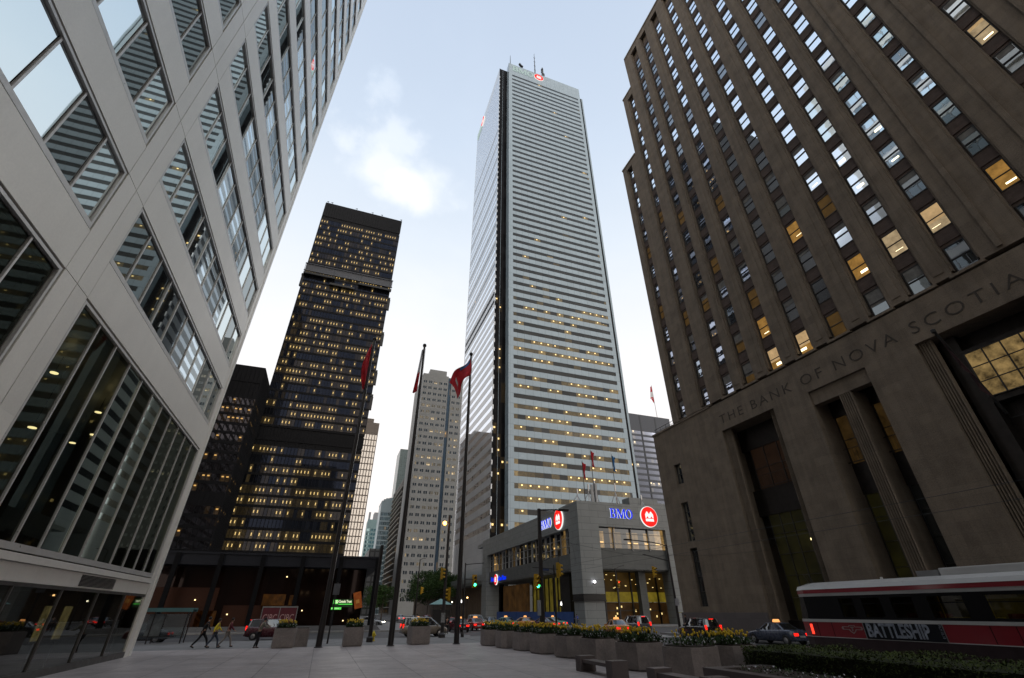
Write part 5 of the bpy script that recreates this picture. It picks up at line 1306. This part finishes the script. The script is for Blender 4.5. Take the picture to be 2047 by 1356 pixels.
    if tail: MB().box(ra-.12 if style != 'sedan' else xa+.25,(ra-.08) if style != 'sedan' else xa+.33,-.22,.22,zr-.06 if style != 'sedan' else zt_+.02,zr-.01 if style != 'sedan' else zt_+.07).build('brake_light', M_tail, t)
    if taxi:
        c0 = (ra+rb)/2; sgn = MB().add([(c0-.11,-.30,zr+.08),(c0+.11,-.30,zr+.08),(c0+.11,.30,zr+.08),(c0-.11,.30,zr+.08),(c0-.06,-.25,zr+.27),(c0+.06,-.25,zr+.27),(c0+.06,.25,zr+.27),(c0-.06,.25,zr+.27)],[(0,3,2,1),(4,5,6,7),(0,1,5,4),(1,2,6,5),(2,3,7,6),(3,0,4,7)])
        sgn.build('roof_sign', M_taxi, t, bevel=.015); MB().box(c0-.12,c0+.12,-.32,.32,zr+.03,zr+.08).build('sign_base', M_black, t)
    return t
N = R(90)
car('van',P_tan,'tan minivan turning across the junction behind the right planter',10.6,56.2,R(2),'minivan','minivan',low_m=P_gry)
car('suv',P_mar,'dark maroon car with a glowing red tail light behind the leftmost planter',-4.0,56.0,R(0),'car','car')
car('sedan',P_blue,'slate blue taxi with a lit amber roof sign just left of the tram',34.2,32.6,N,'taxi','taxi',taxi=True)
car('suv',P_blk,'black car with lit tail lights ahead of the slate blue taxi',33.4,40.6,N-R(6),'car','car')
car('sedan',P_ora,'orange and dark taxi with lit roof sign ahead of the black car',30.6,50.6,N-R(12),'taxi','taxi',taxi=True)
car('van',P_gry,'dark grey minivan right of the orange taxi, tail lights lit',35.6,54.6,N-R(4),'minivan','minivan')
car('van',P_wht,'pale oncoming van with bright headlights, farthest right of the left traffic',23.4,80.5,-N,'van','van',head=True,tail=False)
car('sedan',P_gry,'oncoming car with bright headlights beside the pale van',27.0,84.0,-N,'car','car',head=True,tail=False)
for i, (x,y,rz,m_,l) in enumerate([(26.6,76.2,N+.5,P_tea,'green taxi with amber roof sign, leftmost of the taxis before the blue hoarding'),(29.3,75.0,N+.6,P_ora,'orange taxi second from the left before the blue hoarding'),(30.4,70.0,N+.5,P_mar,'maroon car third from the left before the blue hoarding'),(33.2,73.5,N+.7,P_tea,'green taxi rightmost before the blue hoarding')]):
    car('sedan',m_,l,x,y,rz,'taxi' if i != 2 else 'car','taxi' if i != 2 else 'car',taxi=i != 2,turn=True)
for i, (x,y,rz,m_,l,tx) in enumerate([(19.4,82,N,P_red,'red car farther down the street left of the oncoming van',False),(20.4,71.0,N,P_red,'red taxi with amber roof sign just left of the oncoming van',True),(17.0,66.5,N,P_mar,'maroon taxi with amber roof sign beside the rightmost flagpole',True),(13.0,72,0.1,P_blk,'dark taxi with amber roof sign behind the tan minivan',True),
      (22.8,104,N,P_blk,'small distant black car queueing on the left lanes',False),(19.8,118,N,P_gry,'small distant grey car farther along the left lanes',False),(24.5,128,N,P_red,'small distant red car before the street trees',False),(20.2,142,N,P_wht,'most distant pale car on the street',False)]):
    car('sedan',m_,l,x,y,rz,'taxi' if tx else 'car','taxi' if tx else 'car',taxi=tx)
car('sedan',P_wht,'pale car seen between the pavilion and the left flagpoles, lamps lit',9.0,100,-.4,'car','car',head=True)
car('sedan',P_gry,'grey car half hidden at the foot of the clad tower corner',-14.2,53.5,R(180),'car','car',tail=False)

# tram
TS = .95
M_twh = paint('tram_white',(.50,.50,.50),.35); M_trd = paint('tram_red',(.24,.008,.018),.4); M_tbk = mat('tram_black_band',(.006,.006,.007),.45,spec=.2); M_tsk = mat('tram_skirt',(.045,.028,.032),.6,var=.2)
t = thing('tram', 'long red, black and white tram at the right edge, seen from its side', 'tram', (25,12,0))
X0, X1, YF, YR = 23.75, 26.25, 21.25, 1.2
def zT(z): return 2.3+(z-2.1)*TS
def ty(y): return y*TS
def shell(z0, z1, inset0=0, inset1=0, yf0=0, yf1=0):
    m = MB(); 
    def rg(z, i, yf): return [(X0+i,YR,z),(X1-i,YR,z),(X1-i,YF-.9-yf,z),(X1-.35-i,YF-.25-yf,z),((X0+X1)/2,YF-.02-yf,z),(X0+.35+i,YF-.25-yf,z),(X0+i,YF-.9-yf,z)]
    a, b = rg(z0,inset0,yf0), rg(z1,inset1,yf1); k = 7
    m.add(a+b,[(j,(j+1)%k,k+(j+1)%k,k+j) for j in range(k)]+[tuple(range(k-1,-1,-1)),tuple(range(k,2*k))]); return m
shell(zT(.25),zT(.88),.05,.0).build('skirt', M_tsk, t, world=True)
shell(zT(.90),zT(1.55)).build('lower_body', M_trd, t, world=True)
shell(zT(.875),zT(.905),-.01,-.01,-.01,-.01).build('lower_stripe', M_twh, t, world=True)
shell(zT(1.55),zT(1.68),-.015,-.015,-.01,.0).build('belt', M_twh, t, world=True)
shell(zT(2.72),zT(2.86),.05,.03,.15,.15).build('cornice', M_twh, t, world=True)
shell(zT(2.86),zT(3.04),.02,.03,.13,.15).build('roof_stripe', M_trd, t, world=True)
shell(zT(3.04),zT(3.22),.02,.10,.12,.18).build('roof_side', M_twh, t, world=True)
shell(zT(3.22),zT(3.38),.10,.55,.18,.5).build('roof', M_twh, t, world=True)
sm_ = []
for yy in (19.9,19.1,12.6,11.8,8.2,7.2): MB().box(X0-.006,X0+.01,yy-.012,yy+.012,zT(.92),zT(1.54)).build('door_seam', M_tbk, t, world=True)
# window band with openings
wb_ = MB(); za, zb2 = zT(1.68), zT(2.72)
wy = [20.2-.0,18.75,17.35,15.95,14.45,12.75,10.95,9.15,7.35,5.55,3.75]
ww_ = [(19.35,18.55),(18.15,17.2),(16.75,15.75),(15.15,13.75),(13.0,11.6),(10.9,9.5),(8.8,7.4),(6.7,5.3),(4.6,3.2)]
cur = YF-.95
for a, b in ww_:
    wb_.box(X0+.03,X0+.10,ty(a)+.0,cur,za,zb2); wb_.box(X0+.03,X0+.10,ty(b),ty(a),za,za+.10).box(X0+.03,X0+.10,ty(b),ty(a),zb2-.12,zb2); cur = ty(b)
wb_.box(X0+.03,X0+.10,YR,cur,za,zb2)
wb_.box(X0+.1,X1-.05,YR,YR+.1,za,zb2)
wb_.build('window_band', M_tbk, t, world=True)
sc_ = shell(za,zb2,.03,.05,0,.15); fr_ = MB(); fr_.v = sc_.v; fq_ = [f for f in sc_.f if all(sc_.v[i][1] > YF-1.2 for i in f) and len(f) == 4]
for f in fq_: MB().quad(*[sc_.v[i] for i in f]).build('front_window', M_tbk, t, world=True)
M_tgl = glass('tram_glass', .02, (.5,.5,.5), see=.9, seecol=(.5,.5,.42))
for a, b in ww_:
    f = MB().box(X0+.02,X0+.06,ty(b),ty(a),za+.62,za+.65).box(X0+.02,X0+.06,ty(b),ty(b)+.03,za+.1,zb2-.12).build('tram_window', M_tbk, t, world=True)
    g = MB().quad((X0+.07,ty(b),za+.08),(X0+.07,ty(a),za+.08),(X0+.07,ty(a),zb2-.1),(X0+.07,ty(b),zb2-.1)).build('pane', M_tgl, f)
    for v in g.data.vertices: v.co -= ploc(t)
MB().box(X0+.12,X1-.02,YR+.1,YF-.95,za-.35,za-.3).box(X1-.06,X1-.02,YR+.1,YF-.95,za,zb2).box(X0+.12,X1-.02,YR+.1,YF-.95,zb2-.02,zb2+.02).box(X0+.12,X1-.06,18.3,18.36,za-.3,zb2-.02).build('interior_lining', mat('tram_interior',(.16,.14,.07),.7,var=.4,vscale=1,local=False), t, world=True)
il = MB()
for y in (3.5,6,8.5,11,13.4): il.box(24.9,25.1,y-.7,y+.1,zb2-.06,zb2-.03)
il.build('interior_lights', emit('tram_interior_light',(1,.85,.25),3.0), t, world=True)
hp_ = MB(); 
for y in (16.3,15.0,14.2,13.2,12.5,11.2,10.4,9.3,8.0): hp_.tube([(X0+.45,y,za-.3),(X0+.45,y,zb2-.05)],.018,5)
hp_.tube([(X0+.45,12.2,za+.12),(X0+.45,14.1,za+.12)],.018,5).build('grab_rails', mat('yellow_rail',(.45,.36,.03),.4), t, world=True)
st = MB()
for y in (15.6,14.4,13.2,12.0,10.8,9.6): st.box(X0+.5,X0+1.3,y,y+.12,za-.3,za+.25).box(X0+.5,X0+1.3,y,y+.5,za-.3,za-.1)
st.build('seats', mat('tram_seat',(.12,.015,.02),.8), t, world=True)
# roof equipment
MB().box(X0+.55,X1-.55,ty(11.4),ty(14.5),zT(3.34),zT(3.68)).build('air_conditioner', M_twh, t, bevel=.04, world=True)
MB().box(X0+.6,X1-.6,ty(14.6),ty(15.5),zT(3.34),zT(3.62)).build('roof_resistor', mat('roof_grille',(.2,.2,.2),.6), t, bevel=.02, world=True)
MB().tube([(25,ty(17.6),zT(3.35)),(25,ty(17.6),zT(3.5))],.06,6).build('vent', M_twh, t, world=True)
tp = MB(); tp.tube([(25,9.4,zT(3.4)),(25,9.4,zT(3.7)),(25,4.0,5.9)],.04,6); tp.build('trolley_pole', M_black, t, world=True)
for y in (20.15,20.0,19.85): MB().tube([(24.4,y,zT(3.3)),(24.4-.1,y+.2,zT(3.85))],.012,4).build('aerial', M_pole, t, world=True)
MB().box(X0-.012,X0+.02,YF-1.05,YF-.92,zT(1.0),zT(1.45)).build('tail_light', emit('tram_tail_glow',(1,.04,.02),2.0), t, world=True)
for yy in (17.0,15.1,4.2,2.4): 
    w_ = MB().lathe([(.33,-.06),(.33,.06),(.1,.08)],16); mm = Matrix.Translation((X0+.35,yy,.34))@Matrix.Rotation(R(90),4,'Y'); w_.v = [tuple(mm@Vector(p)) for p in w_.v]; w_.build('wheel', M_steel, t, world=True)
# advert panel and emblem
ya, yb = ty(18.42), ty(14.97)
MB().box(X0-.02,X0+.01,yb,ya,zT(.9),zT(1.55)).build('advert_panel', mat('advert_dark',(.010,.012,.016),.6,spec=.2), t, world=True)
MB().box(X0-.025,X0,yb-.03,yb,zT(.9),zT(1.56)).box(X0-.025,X0,ya,ya+.03,zT(.9),zT(1.56)).build('advert_frame', M_steel, t, world=True)
text('advert_letters','BATTLESHIP',.72,.006,mat('advert_letter',(.26,.29,.35),.6,var=.5,vscale=5,local=False),t,(X0-.028,ya-.10,zT(1.0)),(0,-1,0),(0,0,1),bold=.022,sx=.685)
text('advert_date','FILM 05.18',.13,.005,bpy.data.materials['advert_letter'],t,(X0-.028,yb+.12,zT(1.52)),(0,0,-1),(0,-1,0),sx=.8)
M_ttc = mat('emblem_silver',(.30,.20,.20),.5)
ew = [(-.56,.04),(-.50,.11),(-.16,.11),(-.16,.16),(.16,.16),(.16,.11),(.50,.11),(.56,.04),(.50,-.03),(.20,-.03),(.12,-.12),(0,-.20),(-.12,-.12),(-.20,-.03),(-.50,-.03)]
ei = [(-.46,.03),(-.44,.08),(-.14,.08),(-.14,.13),(.14,.13),(.14,.08),(.44,.08),(.46,.03),(.44,.0),(.16,.0),(.10,-.09),(0,-.15),(-.10,-.09),(-.16,.0),(-.44,.0)]
shape2d('emblem',[ew,ei],.006,M_ttc,t,(X0-.012,19.05*TS,zT(1.27)),(0,-1,0),(0,0,1),.95)
shape2d('emblem_letter',[[(-.09,.10),(.09,.10),(.09,.06),(.03,.06),(.03,-.08),(-.03,-.08),(-.03,.06),(-.09,.06)]],.006,M_ttc,t,(X0-.012,19.05*TS,zT(1.27)),(0,-1,0),(0,0,1),.95)

# ================================================================ 10. people
def skin_mesh(verts, edges, name, m, parent, sub=1):
    """verts: (pos, radius); root first"""
    me = bpy.data.meshes.new(name); me.from_pydata([v[0] for v in verts],edges,[]); me.update()
    o = bpy.data.objects.new(name, me); COL.objects.link(o)
    md = o.modifiers.new('skin','SKIN'); 
    for i, v in enumerate(verts):
        r = v[1] if isinstance(v[1], tuple) else (v[1],v[1]); me.skin_vertices[0].data[i].radius = r
    me.skin_vertices[0].data[0].use_root = True
    o.modifiers.new('sub','SUBSURF').levels = sub; o.modifiers['sub'].render_levels = sub
    dg = bpy.context.evaluated_depsgraph_get(); dg.update(); nm = bpy.data.meshes.new_from_object(o.evaluated_get(dg)); bpy.data.objects.remove(o)
    nm.name = name; nm.materials.clear(); nm.materials.append(m)
    for p in nm.polygons: p.use_smooth = True
    ob = bpy.data.objects.new(name, nm); COL.objects.link(ob); ob.parent = parent; return ob
M_skin = mat('skin', (.30,.17,.12), .55); M_hair = mat('dark_hair', (.015,.011,.009), .6); M_shoe = mat('dark_shoe', (.015,.014,.014), .5)
def person(label, x, y, z, rz, topc, legc, stride=.3, lean=0.0, arms=(.35,-.35), h=1.72, seated=False, group=None, hair=True, bent=0.0, longcoat=False):
    """faces +x; stride = half step length"""
    k = h/1.72; t = thing('person', label, 'person', (x,y,z), rz, group=group)
    def V(a,b,c): return (a*k,b*k,c*k)
    hip = .93 if not seated else .50
    lx = lean
    P = {'pel':(V(0,0,hip),.125*k),'ab':(V(lx*.3,0,hip+.16),.115*k),'ch':(V(lx*.75,0,hip+.38),(.155*k,.115*k)),'nk':(V(lx*1.0,0,hip+.55),.055*k),'n2':(V(lx*1.1+.01,0,hip+.60),.05*k),
         'hd':(V(lx*1.2+.02,0,hip+.68),(.078*k,.088*k)),'hm':(V(lx*1.25+.015,0,hip+.745),(.080*k,.092*k)),'tp':(V(lx*1.3,0,hip+.80),.05*k),'no':(V(lx*1.2+.105,0,hip+.675),.014*k)}
    for sg, s_, a_ in ((1,'L',arms[0]),(-1,'R',arms[1])):
        st_ = stride*sg
        sh = V(lx*.95,.17*sg,hip+.50); el = V(lx*.9+.26*math.sin(a_)-.02,.225*sg,hip+.50-.27*math.cos(a_)); an2 = a_+.35+bent
        wr = (el[0]+.25*k*math.sin(an2), .235*sg*k, el[2]-.25*k*math.cos(an2)); dv = Vector((math.sin(an2),0,-math.cos(an2)))
        P['sh'+s_] = (sh,.058*k); P['el'+s_] = (el,.042*k); P['wr'+s_] = (wr,.028*k); pm = Vector(wr)+dv*.06*k; P['pm'+s_] = (tuple(pm),(.018*k,.034*k))
        for i, (off, ln) in enumerate(((-.026,.066),(-.009,.078),(.009,.072),(.026,.056))):
            b0 = pm+dv*.035*k+Vector((0,0,0))+Vector((off*k,0,0))*.9; b1 = b0+dv*ln*k*.6+Vector((.008,-.012*sg,0))*k; b2 = b1+dv*ln*k*.4+Vector((.014,-.022*sg,0))*k
            P['f%d%s'%(i,s_)] = (tuple(b0),.009*k); P['g%d%s'%(i,s_)] = (tuple(b1),.0085*k); P['h%d%s'%(i,s_)] = (tuple(b2),.0075*k)
        th = pm+Vector((.034,-.01*sg,0))*k+dv*.0; P['t0'+s_] = (tuple(th),.0105*k); P['t1'+s_] = (tuple(th+dv*.035*k+Vector((.02,0,0))*k),.009*k)
        if seated:
            P['hp'+s_] = (V(0,.09*sg,hip-.02),.085*k); P['kn'+s_] = (V(.43,.11*sg,hip+.02),.06*k); P['an'+s_] = (V(.45,.11*sg,hip-.42),.042*k); P['to'+s_] = (V(.60,.11*sg,hip-.47),.035*k)
        else:
            P['hp'+s_] = (V(0,.09*sg,hip-.06),.088*k); kx = st_*.55+.06; P['kn'+s_] = (V(kx,.10*sg,.49+(.03 if st_ < 0 else 0)),.060*k)
            P['an'+s_] = (V(st_*1.05-.03,.10*sg,.09+(.06 if st_ < 0 and stride > .15 else 0)),.040*k); P['to'+s_] = (V(st_*1.05+.13,.11*sg,.04),.034*k)
    E = [('pel','ab'),('ab','ch'),('ch','nk'),('nk','n2'),('n2','hd'),('hd','hm'),('hm','tp'),('hd','no')]
    for s_ in 'LR':
        E += [('ch','sh'+s_),('sh'+s_,'el'+s_),('el'+s_,'wr'+s_),('wr'+s_,'pm'+s_),('pm'+s_,'t0'+s_),('t0'+s_,'t1'+s_),('pel','hp'+s_),('hp'+s_,'kn'+s_),('kn'+s_,'an'+s_),('an'+s_,'to'+s_)]
        for i in range(4): E += [('pm'+s_,'f%d%s'%(i,s_)),('f%d%s'%(i,s_),'g%d%s'%(i,s_)),('g%d%s'%(i,s_),'h%d%s'%(i,s_))]
    def sub_(keys, edges, grow, name, m):
        ks = list(keys); ix = {q:i for i,q in enumerate(ks)}
        vv = []
        for q in ks:
            p, r = P[q]; r = r if isinstance(r, tuple) else (r,r); vv.append((p,(r[0]+grow,r[1]+grow)))
        return skin_mesh(vv,[(ix[a],ix[b]) for a,b in edges],name,m,t)
    sub_(P.keys(),E,0,'body',M_skin)
    tk = ['pel','ab','ch','nk']+[a+s_ for s_ in 'LR' for a in ('sh','el','wr')]
    P2 = dict(P); 
    sub_(tk,[('pel','ab'),('ab','ch'),('ch','nk')]+[e for s_ in 'LR' for e in (('ch','sh'+s_),('sh'+s_,'el'+s_),('el'+s_,'wr'+s_))],.018*k,'jacket',topc)
    lk = ['pel']+[a+s_ for s_ in 'LR' for a in ('hp','kn','an')]
    sub_(lk,[e for s_ in 'LR' for e in (('pel','hp'+s_),('hp'+s_,'kn'+s_),('kn'+s_,'an'+s_))],.016*k,'trousers',legc)
    for s_ in 'LR':
        a, b = Vector(P['an'+s_][0]), Vector(P['to'+s_][0]); m_ = MB(); m_.tube([a+Vector((-.05*k,0,-.03*k)),a+Vector((0,0,-.03*k)),b],[.035*k,.048*k,.038*k],8); m_.build('shoe', M_shoe, t, smooth=True)
    hc = P['hm'][0]; hr = MB(); 
    for i in range(6):
        pass
    hr.lathe([(.088*k,-.06*k),(.100*k,0),(.094*k,.05*k),(.06*k,.088*k),(.01,.10*k)],12,(hc[0]-.018*k,hc[1],hc[2])); hr.build('hair', M_hair, t, smooth=True)
    for sg in (-1,1): MB().lathe([(.004,-.008),(.010,0),(.004,.008)],6,(P['hd'][0][0]+.083*k,sg*.03*k,P['hd'][0][2]+.022*k)).build('eye', M_hair, t)
    MB().box(P['hd'][0][0]+.076*k,P['hd'][0][0]+.086*k,-.022*k,.022*k,P['hd'][0][2]-.05*k,P['hd'][0][2]-.043*k).build('mouth', mat('lips',(.22,.07,.06),.5) if 'lips' not in bpy.data.materials else bpy.data.materials['lips'], t)
    return t
C_yel = mat('yellow_shirt',(.62,.48,.03),.8); C_den = mat('denim',(.05,.06,.085),.85); C_blk = mat('black_cloth',(.016,.015,.017),.9); C_mar = mat('maroon_cloth',(.09,.012,.022),.85)
C_lgt = mat('light_print_cloth',(.16,.15,.12),.85,var=.5,vscale=14); C_gry = mat('grey_cloth',(.10,.10,.11),.85); C_blu = mat('bright_blue_cloth',(.02,.07,.30),.8); C_red = mat('red_trousers',(.12,.015,.02),.85); C_tan = mat('pale_trousers',(.22,.19,.17),.85)
GW = 'pedestrians on the pavement'
person('person in a yellow top and grey jeans striding right, middle of three',-6.65,42.3,.15,R(8),C_yel,C_den,.34,.06,(.5,-.5),1.70,group=GW)
person('person in black leaning forward mid-stride, left of the yellow top',-7.45,42.6,.15,R(5),C_blk,C_blk,.42,.14,(.4,-.5),1.80,group=GW)
person('person in a maroon jacket right of the yellow top, walking right',-5.95,42.9,.15,R(5),C_mar,C_tan,.36,.08,(-.3,.5),1.72,group=GW)
person('person in a light patterned top and dark skirt standing by the leftmost planter',-3.75,40.6,.15,R(20),C_lgt,C_blk,.10,.20,(.8,.6),1.75,group=GW,bent=.5)
person('person in dark clothes walking away by the lamp pole',14.1,60.5,.0,R(80),C_blk,C_blk,.20,.02,(.25,-.25),1.72,group=GW)
person('person in bright blue crouching at the corner pier',39.6,77.0,.15,R(200),C_blu,C_den,.12,.22,(.6,.6),1.6,group=GW,bent=.4)
for i, (x,y,c_,l) in enumerate([(24.6,13.35,C_lgt,'person in a pale top seated at the brightest tram window'),(24.7,14.65,C_gry,'person in grey seated one seat ahead in the tram'),(24.6,9.9,C_mar,'person in maroon seated near the right edge of the tram')]):
    person(l,x,y,zT(1.68)-.85,R(90),c_,C_blk,0,0,(.6,.6),1.7,seated=True,group='tram passengers',bent=.7)
person('person in grey walking far down the left pavement',14.6,84,.15,R(90),C_gry,C_blk,.25,.02,(.3,-.3),1.72,group=GW)
person('person in black standing near the kiosk',16.8,72.8,.15,R(-100),C_blk,C_gry,.08,.0,(.1,.1),1.75,group=GW)
person('person in black waiting at the stone bank corner',37.6,47.6,.15,R(150),C_blk,C_blk,.08,.0,(.1,.1),1.75,group=GW)
